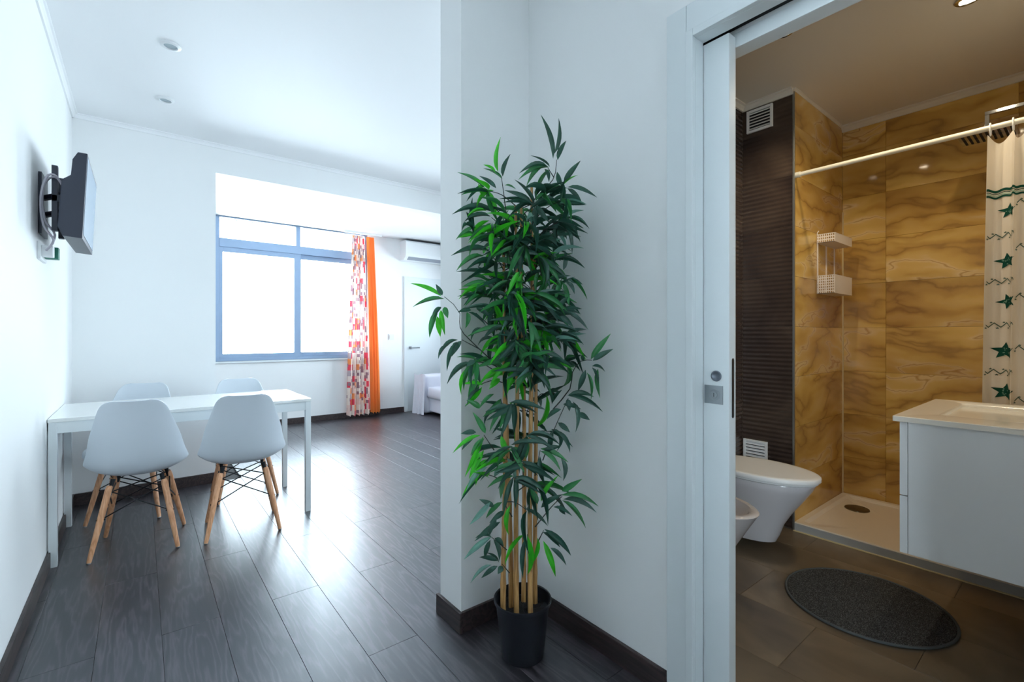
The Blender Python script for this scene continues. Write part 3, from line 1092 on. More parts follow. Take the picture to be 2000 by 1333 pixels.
puff(-0.36, 0.50, -1.0, 0.62, 0.045, 0.25, 'seat_base', M['sofa'], 1, 0.010, 0.03)
puff(-0.40, 0.30, -1.0, 0.55, 0.245, 0.40, 'seat_cushion', M['sofa'], 2, 0.008, 0.05)
puff(0.28, 0.55, -1.0, 0.62, 0.25, 0.72, 'backrest', M['sofapink'], 3, 0.010, 0.06)
puff(-0.42, 0.52, 0.54, 0.80, 0.02, 0.57, 'armrest', M['sofa'], 4, 0.010, 0.06)
puff(-0.42, 0.52, -1.25, -0.99, 0.02, 0.57, 'armrest', M['sofa'], 5, 0.010, 0.06)
b = MB()
def drape(u, v):
    z = 0.008 + 0.575 * v
    yy = 0.50 + 0.33 * u
    return (-0.445 - 0.022 * (1 - v) * (1 + math.sin(u * 24)) - 0.012 * math.sin(u * 9), yy + 0.02 * (1 - v) * math.sin(u * 9), z + 0.012 * math.sin(u * 7))
b.grid(drape, 40, 14)
b.build('throw', M['sofa'], sf, smooth=180)
for y in (-1.1, 0.66):
    for x in (-0.30, 0.42):
        MB().box(x - 0.025, x + 0.025, y - 0.025, y + 0.025, 0, 0.06).build('foot', M['black'], sf)

# ------------------------------------------------------------------ bathroom things
# shower tray
st = thing('shower_tray', 'low cream shower tray with a round drain', 'shower tray', (3.45, 0.55, 0))
b = MB()
x0, x1, y0, y1 = BX, SX, -0.03, SY
def rect(xa, xb, ya, yb, z, r_=0.03, n=6):
    pts = []
    for cx_, cy_, a0 in ((xb - r_, yb - r_, 0), (xa + r_, yb - r_, 90), (xa + r_, ya + r_, 180), (xb - r_, ya + r_, 270)):
        for i in range(n + 1):
            a = R(a0 + 90 * i / n)
            pts.append((cx_ + r_ * math.cos(a) - 3.45, cy_ + r_ * math.sin(a) - 0.55, z))
    return pts
b.loft([rect(x0, x1, y0, y1, 0.0, 0.004), rect(x0, x1, y0, y1, 0.048, 0.004), rect(x0 + 0.003, x1 - 0.003, y0 + 0.003, y1 - 0.003, 0.052, 0.006), rect(x0 + 0.035, x1 - 0.035, y0 + 0.035, y1 - 0.035, 0.052, 0.03),
        rect(x0 + 0.05, x1 - 0.05, y0 + 0.05, y1 - 0.05, 0.036, 0.05), rect(x0 + 0.3, x1 - 0.3, y0 + 0.3, y1 - 0.3, 0.033, 0.05)])
b.build('tray', M['tray'], st, smooth=30)
MB().box(x0 - 3.45 - 0.004, x0 - 3.45 + 0.001, y0 - 0.55, y1 - 0.55 - 0.006, 0.006, 0.046).build('front_strip', mat('grey_step_tile', (172, 172, 170), 0.3), st)
MB().lathe([(0.0, 0.042), (0.060, 0.042), (0.066, 0.040), (0.068, 0.033)], 3.62 - 3.45, 0.977 - 0.55, 32).build('drain_cover', mat('satin_drain_cover', (120, 108, 84), 0.35, 0.8), st, smooth=40)


def egg(cx, yb, yt, hw, z, n=40, k=0.42, back=0.86):
    """closed outline: back edge at yb (near the wall), tip at yt"""
    ym = yb - (yb - yt) * k
    pts = []
    for i in range(n):
        a = 2 * math.pi * i / n
        s, c = math.sin(a), math.cos(a)
        if s < 0:      # tip side
            y = ym + (ym - yt) * s
            x = hw * c
        else:
            y = ym + (yb - ym) * min(1, s * 1.15)
            x = hw * (c if abs(c) < 1e-6 else math.copysign(abs(c) ** 0.45, c)) * (back + (1 - back) * (1 - s))
        pts.append((cx + x, y, z))
    return pts


# toilet
TC = 2.65
tl = thing('toilet', 'wall-hung grey white toilet with its flat lid closed', 'toilet', (TC, BY, 0))
def eg(yb, yt, hw, z, **k):
    return [(x - TC, y - BY, q) for x, y, q in egg(TC, yb, yt, hw, z, **k)]
YB = BY - 0.004
b = MB()
b.loft([eg(YB, 1.12, 0.085, 0.052), eg(YB, 1.075, 0.098, 0.058), eg(YB, 1.055, 0.104, 0.10), eg(YB, 1.035, 0.112, 0.16), eg(YB, 0.995, 0.128, 0.23), eg(YB, 0.945, 0.150, 0.30), eg(YB, 0.905, 0.168, 0.36), eg(YB, 0.888, 0.176, 0.395), eg(YB, 0.890, 0.174, 0.399)])
b.build('bowl', M['ceramic'], tl, smooth=50)
b = MB().loft([eg(YB - 0.03, 0.886, 0.176, 0.402), eg(YB - 0.03, 0.878, 0.182, 0.404), eg(YB - 0.03, 0.877, 0.183, 0.412), eg(YB - 0.03, 0.880, 0.181, 0.413)])
b.build('seat_ring', M['plasticwhite'], tl, smooth=50)
b = MB().loft([eg(YB - 0.03, 0.874, 0.184, 0.4135), eg(YB - 0.03, 0.868, 0.189, 0.4155), eg(YB - 0.03, 0.867, 0.190, 0.434), eg(YB - 0.031, 0.873, 0.186, 0.4385), eg(YB - 0.035, 0.90, 0.165, 0.4395), eg(YB - 0.06, 1.0, 0.09, 0.440)])
b.build('lid', M['plasticwhite'], tl, smooth=60)

# bidet
BC = 2.02
bd = thing('bidet', 'white wall-hung bidet half hidden by the sliding door', 'bidet', (BC, BY, 0))
def eb(yb, yt, hw, z):
    return [(x - BC, y - BY, q) for x, y, q in egg(BC, yb, yt, hw, z)]
b = MB().loft([eb(YB, 1.12, 0.08, 0.06), eb(YB, 1.07, 0.10, 0.08), eb(YB, 1.02, 0.118, 0.18), eb(YB, 0.95, 0.150, 0.30), eb(YB, 0.905, 0.172, 0.375), eb(YB, 0.893, 0.180, 0.395), eb(YB, 0.900, 0.176, 0.402), eb(YB, 0.925, 0.160, 0.402),
              eb(YB - 0.12, 0.938, 0.150, 0.392), eb(YB - 0.14, 0.985, 0.118, 0.33), eb(YB - 0.18, 1.05, 0.075, 0.285), eb(YB - 0.22, 1.12, 0.02, 0.28)])
b.build('basin', M['ceramic'], bd, smooth=50)
MB().tube([(0, -0.09, 0.40), (0, -0.09, 0.45), (0, -0.11, 0.47), (0, -0.2, 0.455)], 0.013, 10).build('tap', M['chrome'], bd, smooth=True)

# vanity
VX0, VX1, VY0, VY1 = 2.25, 3.0, -0.03, 0.495
vn = thing('vanity_unit', 'white gloss wall-hung vanity cabinet with inset washbasin', 'vanity', (VX0, VY0, 0))
def vb(x0, x1, y0, y1, z0, z1, b=None):
    return (b or MB()).box(x0 - VX0, x1 - VX0, y0 - VY0, y1 - VY0, z0, z1)
vb(VX0 + 0.02, VX1 - 0.02, VY0, 0.452, 0.33, 0.828).build('carcass', M['gloss'], vn, bevel=0.0015)
vb(VX0 + 0.02, VX1 - 0.02, 0.4535, 0.477, 0.33, 0.546).build('drawer_front', M['gloss'], vn, bevel=0.0015)
vb(VX0 + 0.02, VX1 - 0.02, 0.4535, 0.477, 0.55, 0.826).build('drawer_front', M['gloss'], vn, bevel=0.0015)
def vr(xa, xb, ya, yb, z, r_=0.01, n=5):
    return [(x + 3.45 - VX0, y + 0.55 - VY0, q) for x, y, q in rect(xa, xb, ya, yb, z, r_, n)]
b = MB().loft([vr(VX0, VX1, VY0, VY1, 0.830, 0.004), vr(VX0, VX1, VY0, VY1, 0.848, 0.004), vr(VX0 + 0.002, VX1 - 0.002, VY0 + 0.002, VY1 - 0.002, 0.850, 0.005),
              vr(VX0 + 0.12, VX1 - 0.05, VY0 + 0.09, VY1 - 0.07, 0.8495, 0.008), vr(VX0 + 0.20, VX1 - 0.06, VY0 + 0.11, VY1 - 0.10, 0.845, 0.012),
              vr(VX0 + 0.205, VX1 - 0.065, VY0 + 0.115, VY1 - 0.105, 0.838, 0.02), vr(VX0 + 0.215, VX1 - 0.08, VY0 + 0.13, VY1 - 0.12, 0.765, 0.03), vr(VX0 + 0.24, VX1 - 0.11, VY0 + 0.16, VY1 - 0.15, 0.748, 0.03)])
b.build('washbasin', M['basin'], vn, smooth=30)
MB().lathe([(0, 0.752), (0.022, 0.752), (0.024, 0.748)], 0.36, 0.24, 20).build('basin_drain', M['chrome'], vn, smooth=True)
MB().tube([(0.37, 0.05, 0.848), (0.37, 0.05, 0.96), (0.37, 0.07, 0.98), (0.37, 0.19, 0.965)], 0.015, 12).build('tap', M['chrome'], vn, smooth=True)

# oval looking round mat
fm = thing('bath_mat', 'round charcoal flecked mat on the bathroom floor', 'mat', (2.44, 0.63, 0))
MB().lathe([(0.0, 0.0095), (0.15, 0.0098), (0.285, 0.0095), (0.289, 0.004), (0.289, 0.001), (0, 0.001)], n=72).build('pile', M['pile'], fm, smooth=40)
pts = [(0.293 * math.cos(2 * math.pi * k / 72), 0.293 * math.sin(2 * math.pi * k / 72), 0.0065) for k in range(73)]
MB().tube(pts, 0.0055, 8, cap=False).build('binding', M['binding'], fm, smooth=True)


# ventilation grilles
def grille(name, label, yc, zc, w, h):
    t = thing(name, label, 'vent', (BX, yc, zc))
    f = 0.014
    X = -0.014
    b = MB().box(X, 0.0, -w / 2, -w / 2 + f, -h / 2, h / 2).box(X, 0, w / 2 - f, w / 2, -h / 2, h / 2).box(X, 0, -w / 2 + f, w / 2 - f, -h / 2, -h / 2 + f).box(X, 0, -w / 2 + f, w / 2 - f, h / 2 - f, h / 2)
    b.build('frame', M['plasticwhite'], t, bevel=0.002)
    MB().box(-0.003, 0.0, -w / 2 + f, w / 2 - f, -h / 2 + f, h / 2 - f).build('backing', M['gap'], t)
    n = 6
    p = (h - 2 * f) / n
    for i in range(n):
        z = -h / 2 + f + p * (i + 0.5)
        MB().loft([[(-0.003, y, z + p * 0.38), (-0.014, y, z - p * 0.16), (-0.0125, y, z - p * 0.30), (-0.0025, y, z + p * 0.24)] for y in (-w / 2 + f, w / 2 - f)]).build('slat', M['plasticwhite'], t)


grille('vent_grille', 'white louvred vent high under the bathroom ceiling', 1.322, 2.505, 0.155, 0.14)
grille('vent_grille', 'white louvred vent low on the dark tiles above the toilet lid', 1.348, 0.425, 0.145, 0.145)

# shower rod, curtain
rd = thing('shower_rod', 'cream shower curtain rod across the shower opening', 'rod', (3.05, SY, 2.107))
MB().tube([(0, -0.006, 0), (0, -1.155, 0)], 0.0125, 16).build('pole', mat('cream_enamel', (224, 220, 204), 0.3), rd, smooth=True)
MB().tube([(0, 0.0, 0), (0, -0.03, 0)], 0.0165, 16).build('end_cap', mat('cream_cap', (224, 220, 204), 0.35), rd, smooth=50)
CTOP, CBOT, CY0, CW = 2.068, 0.12, 0.335, 0.345
def cpt(s, z, off=0.0):
    """s: 0..1 across the gathered curtain, z height; returns a point on its front, off metres proud"""
    h = (CTOP - z) / (CTOP - CBOT)
    def base_(s):
        y = CY0 - 0.022 * (1 - h) ** 1.5 - (CW - 0.03 * (1 - h)) * s
        a = 0.026 + 0.010 * h
        fx = a * math.cos(s * 2 * math.pi * 3.6 + 0.75) * (0.55 + 0.45 * math.cos(s * 5.0))
        fx += 0.006 * math.cos(s * 47 + h * 1.5)
        return Vector((3.045 - fx, y + 0.010 * math.sin(s * 2 * math.pi * 3.6 + 0.75), z - (0.018 * (1 - math.cos(s * 2 * math.pi * 5)) * max(0, 1 - h * 14))))
    p = base_(s)
    if off:
        t = base_(min(s + 0.004, 1)) - base_(max(s - 0.004, 0))
        n = Vector((0, 0, 1)).cross(t).normalized()
        if n.x > 0:
            n = -n
        p = p + n * off
    return p
sc_ = thing('shower_curtain', 'cream shower curtain printed with green stars and zigzags', 'curtain', (3.045, CY0, CTOP))
org = Vector((3.045, CY0, CTOP))
b = MB().grid(lambda u, v: tuple(cpt(u, CBOT + (CTOP - CBOT) * v) - org), 150, 40)
b.build('cloth', M['showercloth'], sc_, smooth=180)
b = MB()
for s in (0.03, 0.20, 0.40, 0.62, 0.82, 0.97):
    p = cpt(s, CTOP) - org
    cz = 2.107 - CTOP
    pts = [(0.005 + 0.021 * math.cos(a) , p.y, cz - 0.008 + 0.028 * math.sin(a)) for a in [2 * math.pi * k / 20 for k in range(21)]]
    MB().tube(pts, 0.0028, 6, cap=False).build('ring', M['plasticwhite'], sc_, smooth=True)
def decal(poly_pts_faces, mi, b, off=0.0018):
    vs, fs = poly_pts_faces
    b.add([tuple(cpt(s, z, off) - org) for s, z in vs], fs, mi)
def star(s0, z0, r_, rot=0.0, ks=3.9):
    """fine fan so the star follows the folds; ks converts metres to curtain parameter"""
    out = []
    for k in range(10):
        a = rot + math.pi / 2 + k * math.pi / 5
        q = r_ if k % 2 == 0 else r_ * 0.46
        out.append((math.cos(a) * q, math.sin(a) * q))
    vs, fs = [(s0, z0)], []
    rings = 5
    for j in range(1, rings + 1):
        for k in range(10):
            for h_ in range(2):
                x = out[k][0] * (1 - h_ / 2) + out[(k + 1) % 10][0] * h_ / 2
                z = out[k][1] * (1 - h_ / 2) + out[(k + 1) % 10][1] * h_ / 2
                vs.append((s0 + x * ks * j / rings, z0 + z * j / rings))
    for k in range(20):
        fs.append((0, 1 + k, 1 + (k + 1) % 20))
    for j in range(1, rings):
        for k in range(20):
            a, c = 1 + (j - 1) * 20 + k, 1 + (j - 1) * 20 + (k + 1) % 20
            fs.append((a, a + 20, c + 20, c))
    return vs, fs
def strip(s0, s1, zf, w, n=60):
    vs, fs = [], []
    for i in range(n + 1):
        s = s0 + (s1 - s0) * i / n
        z = zf(s)
        vs += [(s, z - w / 2), (s, z + w / 2)]
    for i in range(n):
        fs.append((2 * i, 2 * i + 2, 2 * i + 3, 2 * i + 1))
    return vs, fs
stars = [(0.185, 1.716, 0.034, 0.0), (0.175, 1.491, 0.037, 0.15), (0.19, 1.309, 0.036, 0.35), (0.165, 1.086, 0.040, 0.0), (0.17, 0.901, 0.040, -0.1),
         (0.62, 1.62, 0.036, 0.2), (0.60, 1.40, 0.036, 0), (0.63, 1.20, 0.036, 0.3), (0.61, 0.99, 0.038, 0.1), (0.90, 1.72, 0.036, 0), (0.89, 1.50, 0.036, 0.2), (0.9, 1.3, 0.036, 0)]
for s, z, r_, ro in stars:
    b = MB()
    decal(star(s, z, r_, ro, 2.9), 0, b)
    rr = random.Random(int(z * 1000))
    for k in range(9):
        a = rr.uniform(0, 6.28)
        q = r_ * rr.uniform(0.1, 0.5)
        decal(star(s + q * math.cos(a) * 2.9, z + q * math.sin(a), 0.0032, 0, 2.9), 1, b, 0.0030)
    b.build('star_print', [M['curtaingreen'], M['curtaindots']], sc_)
b = MB()
for dz, w, mi in ((0.0, 0.011, 0), (-0.020, 0.005, 1), (-0.029, 0.009, 0), (-0.012, 0.003, 0)):
    decal(strip(0.0, 1.0, lambda s, dz=dz: 1.815 + dz + 0.003 * math.sin(s * 60), w, 150), mi, b)
b.build('band_print', [M['curtaingreen'], M['curtainmint']], sc_)
for k, (z0, s0, s1) in enumerate([(1.609, 0.02, 0.27), (1.402, 0.02, 0.27), (1.203, 0.02, 0.27), (0.99, 0.02, 0.27), (1.55, 0.30, 0.50), (1.33, 0.30, 0.50), (1.10, 0.30, 0.50), (0.87, 0.30, 0.50), (1.75, 0.30, 0.50),
                                  (1.50, 0.70, 0.85), (1.28, 0.70, 0.85), (1.08, 0.70, 0.85)]):
    b = MB()
    zf = lambda s, z0=z0: z0 + 0.020 * (abs(((s * 12) % 1.0) * 2 - 1) - 0.5)
    decal(strip(s0, s1, zf, 0.0055, 70), 0, b)
    i = 0
    s = s0
    while s < s1:
        decal(star(s, z0 + (0.012 if i % 2 else -0.014), 0.005, 0, 2.9), 0, b)
        s += 0.0417
        i += 1
    b.build('zigzag_print', [M['curtainzig']], sc_)

# shower head
shd = thing('rain_shower', 'square chrome rain shower head on a horizontal arm', 'shower', (3.5, -0.03, 2.2))
MB().box(-0.009, 0.009, 0, 0.41, 0.118, 0.136).box(-0.009, 0.009, 0.392, 0.41, 0.03, 0.118).build('arm', M['chrome'], shd, bevel=0.002)
MB().box(-0.11, 0.11, 0.29, 0.51, 0.012, 0.028).build('plate', M['chrome'], shd, bevel=0.003)
b = MB()
for i in range(9):
    for j in range(2):
        b.box(-0.095 + j * 0.1, -0.005 + j * 0.1, 0.305 + i * 0.0225, 0.314 + i * 0.0225, 0.009, 0.012)
b.build('nozzles', M['gap'], shd)
MB().box(-0.03, 0.03, 0, 0.012, 0.10, 0.155).build('wall_flange', M['chrome'], shd, bevel=0.002)

# shower rack
rk = thing('shower_rack', 'white perforated two-tier shower rack on the amber side wall', 'rack', (3.54, SY, 1.42))
WH = mat('white_coated_metal', (226, 218, 210), 0.4)
x0, x1, yd = -0.159, 0.158, 0.102
def perf(b, p0, ux, w, h, nx, nz):
    """perforated sheet: from p0 along ux for w, up for h"""
    ux = Vector(ux)
    p0 = Vector(p0)
    nrm = ux.cross(Vector((0, 0, 1)))
    cw, chh = w / nx, h / nz
    for i in range(nx):
        for j in range(nz):
            o = 0
            a, c = p0 + ux * cw * i + Vector((0, 0, chh * j)), 0
            hx_, hz_ = cw * 0.27, chh * 0.30
            ctr = a + ux * cw / 2 + Vector((0, 0, chh / 2))
            outer = [a, a + ux * cw, a + ux * cw + Vector((0, 0, chh)), a + Vector((0, 0, chh))]
            inner = [ctr + ux * sx * hx_ + Vector((0, 0, sz * hz_)) for sx, sz in ((-1, -1), (1, -1), (1, 1), (-1, 1))]
            b.add(outer + inner, [(0, 1, 5, 4), (1, 2, 6, 5), (2, 3, 7, 6), (3, 0, 4, 7)])
for z0, h, nz, nm in ((0.0, 0.115, 7, 'basket'), (0.322, 0.055, 3, 'basket')):
    bk = []
    f = MB().box(x0, x1, -yd - 0.002, -yd, z0, z0 + h).box(x0, x1, -yd, -0.004, z0, z0 + 0.003)
    f.box(x0, x1, -yd - 0.003, -yd + 0.002, z0 + h - 0.004, z0 + h + 0.001).box(x0 - 0.001, x0 + 0.003, -yd, -0.004, z0 + h - 0.003, z0 + h + 0.001)
    fo = f.build(nm, WH, rk)
    for xx in (x0, x1):
        b = MB()
        perf(b, (xx, -0.004, z0), (0, -1, 0), yd - 0.004, h, 9, nz)
        o = b.build('side_panel', WH, fo, weld=True)
        md = o.modifiers.new('thickness', 'SOLIDIFY')
        md.thickness = 0.0018
b = MB()
for x in (x0, x0 + 0.014, -0.008, 0.008, x1 - 0.014, x1):
    b.tube([(x, -0.006, 0.0), (x, -0.006, 0.385 if x in (x0, x1) else 0.33)], 0.0019, 6)
b.tube([(x0, -0.006, 0.385), (x0 + 0.004, -0.012, 0.40), (x0 + 0.008, -0.006, 0.392)], 0.0026, 6)
b.build('wire_frame', WH, rk, smooth=True)

# ------------------------------------------------------------------ the potted bamboo
PX, PY = 1.087, 1.305
pb = thing('potted_bamboo', 'tall artificial bamboo with dark and bright green leaves in a black pot', 'potted plant', (PX, PY, 0))
O3 = Vector((PX, PY, 0))
prof = [(0.0, 0.004), (0.066, 0.004), (0.070, 0.0), (0.075, 0.002), (0.079, 0.03), (0.097, 0.19), (0.103, 0.192), (0.1045, 0.197), (0.1045, 0.205), (0.1015, 0.206), (0.0985, 0.203), (0.094, 0.165), (0.0, 0.150)]
MB().lathe(prof, 0, 0, 48).build('pot', M['pot'], pb, smooth=35)
b = MB()
rr = random.Random(5)
rg = []
for r_ in (0.0, 0.03, 0.06, 0.0938):
    rg.append([(r_ * math.cos(2 * math.pi * k / 28), r_ * math.sin(2 * math.pi * k / 28), 0.163 + rr.uniform(-0.003, 0.004)) for k in range(28)])
b.loft(rg, cap0=False, cap1=False)
b.build('soil', M['soilplug'], pb)
canes = [((-0.058, 0.034), (-0.075, 0.01), 1.25, 0.0105), ((-0.027, 0.034), (-0.05, 0.05), 1.45, 0.0095), ((-0.027, -0.002), (-0.03, 0.0), 1.62, 0.010), ((0.036, 0.030), (0.02, 0.03), 1.66, 0.0095),
         ((0.010, -0.032), (0.018, -0.03), 1.70, 0.0098), ((0.062, -0.004), (0.045, -0.015), 1.50, 0.0092)]
cane_at = []
for (ax, ay), (bx, by), top, r_ in canes:
    pts, rad = [], []
    nk = 44
    ph = rr.uniform(0, 6)
    for i in range(nk + 1):
        q = i / nk
        z = 0.160 + (top - 0.160) * q
        pts.append((ax + (bx - ax) * q + 0.004 * math.sin(q * 7 + ph), ay + (by - ay) * q + 0.004 * math.cos(q * 6 + ph), z))
        node = (i % 9 == 4)
        rad.append(r_ * (1 - 0.5 * q) * (1.16 if node else 1.0))
    MB().tube(pts, rad, 10).build('cane', M['cane'], pb, smooth=60)
    cane_at.append(pts)

# leaf shapes, unit length along +Y, unit half width, arch in +Z
def leaf_mesh(arch, fold, m, name='leaf', n=7):
    b = MB()
    vs = []
    for i in range(n + 1):
        t = i / n
        w = (math.sin(math.pi * min(1, t * 1.02) ** 0.72) ** 0.85) if 0 < t < 1 else 0.03
        z = arch * 4 * t * (1 - t) - 0.0
        for s in (-1, 0, 1):
            vs.append((s * 0.5 * max(w, 0.03), t, z + fold * abs(s) * w))
    fs = []
    for i in range(n):
        for k in range(2):
            a = i * 3 + k
            fs.append((a, a + 1, a + 4, a + 3))
    b.add(vs, fs)
    return b.mesh(name, m, smooth=80)


LM = {}
for kind, mk in (('d', 'leafdark'), ('m', 'leafmid'), ('b', 'leafbright'), ('p', 'leafpale')):
    LM[kind] = [leaf_mesh(a, f, M[mk]) for a, f in ((0.05, 0.10), (0.11, 0.14), (0.17, 0.12))]

leaves = []      # (matrix, kind, variant, branch key)
rl = random.Random(11)


def add_leaf(base_, tip, kind, br, width=0.0215, arch=None, face=None):
    base_, tip = Vector(base_), Vector(tip)
    for _ in range(30):                # keep clear of the two walls
        lim = max(base_.x, tip.x)
        lim_y = max(p.y if p.x > CX - 0.04 else 0 for p in (base_, tip))
        if lim < RX - 0.014 and lim_y < CY - 0.02:
            break
        c = Vector((0, 0, EYE))
        base_ = c + (base_ - c) * 0.985
        tip = c + (tip - c) * 0.985
    y = tip - base_
    ln = y.length
    yn = y.normalized()
    tocam = (Vector((0, 0, EYE)) - base_).normalized()
    want = face or (tocam * rl.uniform(0.25, 0.9) + Vector((0, 0, 1)) * rl.uniform(0.2, 0.8) + Vector((rl.uniform(-.45, .45), rl.uniform(-.45, .45), rl.uniform(-.2, .2))))
    zn = (want - yn * want.dot(yn)).normalized()
    xn = yn.cross(zn)
    a = rl.choice((0, 1, 1, 2)) if arch is None else arch
    mt = Matrix((( xn.x * width, yn.x * ln, zn.x * ln, base_.x), (xn.y * width, yn.y * ln, zn.y * ln, base_.y), (xn.z * width, yn.z * ln, zn.z * ln, base_.z), (0, 0, 0, 1)))
    leaves.append((mt, kind, a, br, base_))


branches = {}


def branch(key, pts):
    branches[key] = [Vector(p) for p in pts]


def cluster(key, twig, items, d=1.68, dd=0.0):
    """twig: pixel polyline, items: (bx, by, tx, ty, kind[, dtip])"""
    branch(key, [spot(px, py, d + (dd * i / max(1, len(twig) - 1))) for i, (px, py) in enumerate(twig)])
    for it in items:
        bx, by, tx, ty, kd = it[:5]
        dt = it[5] if len(it) > 5 else rl.uniform(-0.03, 0.02)
        dl_ = d + dd + rl.uniform(-0.01, 0.01)
        add_leaf(spot(bx, by, dl_), spot(tx, ty, dl_ + dt), kd, key, rl.uniform(0.0175, 0.0215), arch=rl.choice((0, 1)) if ty > by else 0)


cluster('a', [(1050, 440), (1055, 386), (1082, 347), (1087, 312)], [(1080, 310, 1056, 224, 'd'), (1082, 301, 1091, 231, 'd'), (1089, 313, 1106, 275, 'd')], 1.68)
cluster('a2', [(1082, 347), (1070, 328)], [(1072, 327, 1012, 352, 'm'), (1062, 326, 1028, 364, 'm'), (1074, 331, 1046, 388, 'm'), (1071, 327, 1014, 339, 'd'), (1074, 326, 1036, 304, 'd'), (1064, 330, 1072, 356, 'd')], 1.67)
cluster('a3', [(1058, 384), (1100, 360)], [(1100, 362, 1129, 342, 'b'), (1108, 366, 1166, 386, 'd'), (1108, 368, 1137, 398, 'd'), (1097, 362, 1088, 336, 'd'), (1101, 358, 1134, 314, 'd'), (1098, 364, 1104, 392, 'd'), (1094, 362, 1060, 380, 'm'), (1092, 364, 1066, 402, 'd')], 1.66)
cluster('a4', [(1060, 450), (1092, 430), (1104, 388)], [(1061, 386, 1087, 416, 'm'), (1104, 388, 1120, 402, 'd'), (1104, 427, 1151, 447, 'd'), (1065, 446, 1128, 459, 'd'), (1071, 442, 1122, 413, 'd'), (1093, 436, 1086, 476, 'd'), (1104, 442, 1117, 498, 'd'), (1090, 448, 1086, 462, 'd'), (1064, 454, 1090, 482, 'd'), (1058, 456, 1066, 492, 'd')], 1.66)
cluster('b', [(990, 430), (984, 380), (979, 344)], [(973, 336, 978, 268, 'b'), (982, 345, 997, 301, 'd'), (968, 337, 944, 322, 'b'), (981, 350, 944, 329, 'm'), (969, 368, 936, 344, 'd'), (986, 362, 1008, 370, 'm')], 1.70)
cluster('b2', [(990, 430), (960, 400)], [(945, 386, 934, 359, 'b'), (952, 360, 911, 394, 'd'), (965, 372, 930, 408, 'b'), (965, 390, 940, 372, 'b'), (962, 400, 950, 370, 'b'), (958, 392, 968, 420, 'b')], 1.70)
cluster('b3', [(990, 450), (960, 425)], [(965, 415, 883, 419, 'd'), (958, 423, 906, 434, 'd'), (930, 444, 890, 469, 'm'), (956, 431, 919, 476, 'b'), (958, 436, 929, 465, 'm'), (950, 412, 912, 424, 'b'), (940, 445, 962, 474, 'b'), (952, 440, 915, 470, 'm')], 1.68)
cluster('c', [(1036, 470), (1045, 402)], [(1044, 401, 975, 389, 'd'), (1044, 401, 1005, 351, 'd'), (1043, 402, 982, 396, 'd'), (1038, 396, 985, 372, 'd'), (1040, 402, 1000, 412, 'd'), (1044, 404, 1046, 448, 'd'), (1046, 402, 1074, 436, 'd'), (1030, 400, 990, 430, 'd')], 1.62)
cluster('e', [(960, 704), (936, 682), (903, 649), (898, 632), (896, 606), (868, 580)], [(862, 579, 802, 554, 'b'), (867, 584, 806, 600, 'm'), (864, 577, 851, 555, 'd'), (855, 606, 839, 660, 'm'), (854, 618, 860, 658, 'b'), (861, 606, 869, 655, 'b'), (868, 600, 875, 622, 'm'), (862, 600, 842, 628, 'd')], 1.66)
cluster('e2', [(936, 682), (902, 664)], [(901, 666, 882, 697, 'd'), (889, 670, 873, 725, 'd'), (877, 674, 856, 702, 'd'), (894, 664, 860, 694, 'd'), (892, 668, 888, 690, 'd')], 1.66)
cluster('e3', [(975, 730), (935, 705)], [(932, 704, 892, 698, 'm'), (924, 709, 873, 751, 'd'), (996, 699, 929, 718, 'm'), (1001, 706, 956, 755, 'b'), (1008, 716, 990, 772, 'b'), (930, 712, 914, 750, 'm'), (935, 712, 940, 752, 'd')], 1.62)
cluster('f', [(985, 520), (952, 496)], [(944, 500, 891, 530, 'm'), (956, 491, 881, 500, 'd'), (944, 496, 962, 470, 'b'), (950, 506, 934, 524, 'd'), (958, 502, 948, 526, 'm')], 1.68)
cluster('f2', [(985, 560), (955, 540)], [(958, 537, 891, 532, 'd'), (950, 550, 902, 561, 'm'), (956, 560, 896, 585, 'b'), (950, 545, 915, 540, 'm'), (960, 556, 930, 540, 'm'), (950, 562, 905, 598, 'd')], 1.68)
cluster('f3', [(1010, 580), (1004, 540)], [(996, 548, 950, 580, 'm'), (1004, 556, 981, 619, 'b'), (1016, 530, 990, 580, 'b'), (1022, 531, 1028, 634, 'b'), (1010, 545, 1004, 600, 'b'), (1000, 548, 990, 596, 'd')], 1.58)
cluster('f4', [(960, 640), (930, 612)], [(912, 610, 909, 642, 'm'), (915, 610, 950, 638, 'd'), (920, 606, 894, 610, 'd'), (930, 600, 962, 622, 'd'), (940, 640, 920, 668, 'd')], 1.68)
cluster('g', [(1040, 560), (1060, 530)], [(1040, 508, 1090, 494, 'b'), (1058, 543, 1086, 521, 'b'), (1072, 550, 1115, 539, 'd'), (1053, 529, 1047, 574, 'm'), (1100, 528, 1103, 488, 'd')], 1.62)
cluster('g2', [(1060, 590), (1098, 545)], [(1113, 543, 1147, 586, 'm'), (1100, 552, 1112, 600, 'm'), (1098, 548, 1084, 590, 'm'), (1104, 550, 1122, 575, 'd'), (1090, 550, 1076, 580, 'm'), (1108, 545, 1138, 556, 'd')], 1.63)
cluster('g3', [(1060, 630), (1095, 608)], [(1098, 606, 1137, 604, 'd'), (1101, 608, 1149, 645, 'd'), (1089, 613, 1120, 640, 'd'), (1098, 608, 1134, 614, 'd'), (1092, 600, 1110, 580, 'd')], 1.64)
cluster('g4', [(1050, 680), (1088, 660)], [(1089, 663, 1134, 692, 'd'), (1091, 656, 1140, 674, 'd'), (1075, 661, 1096, 683, 'd'), (1092, 655, 1116, 652, 'd'), (1100, 658, 1126, 672, 'd')], 1.64)
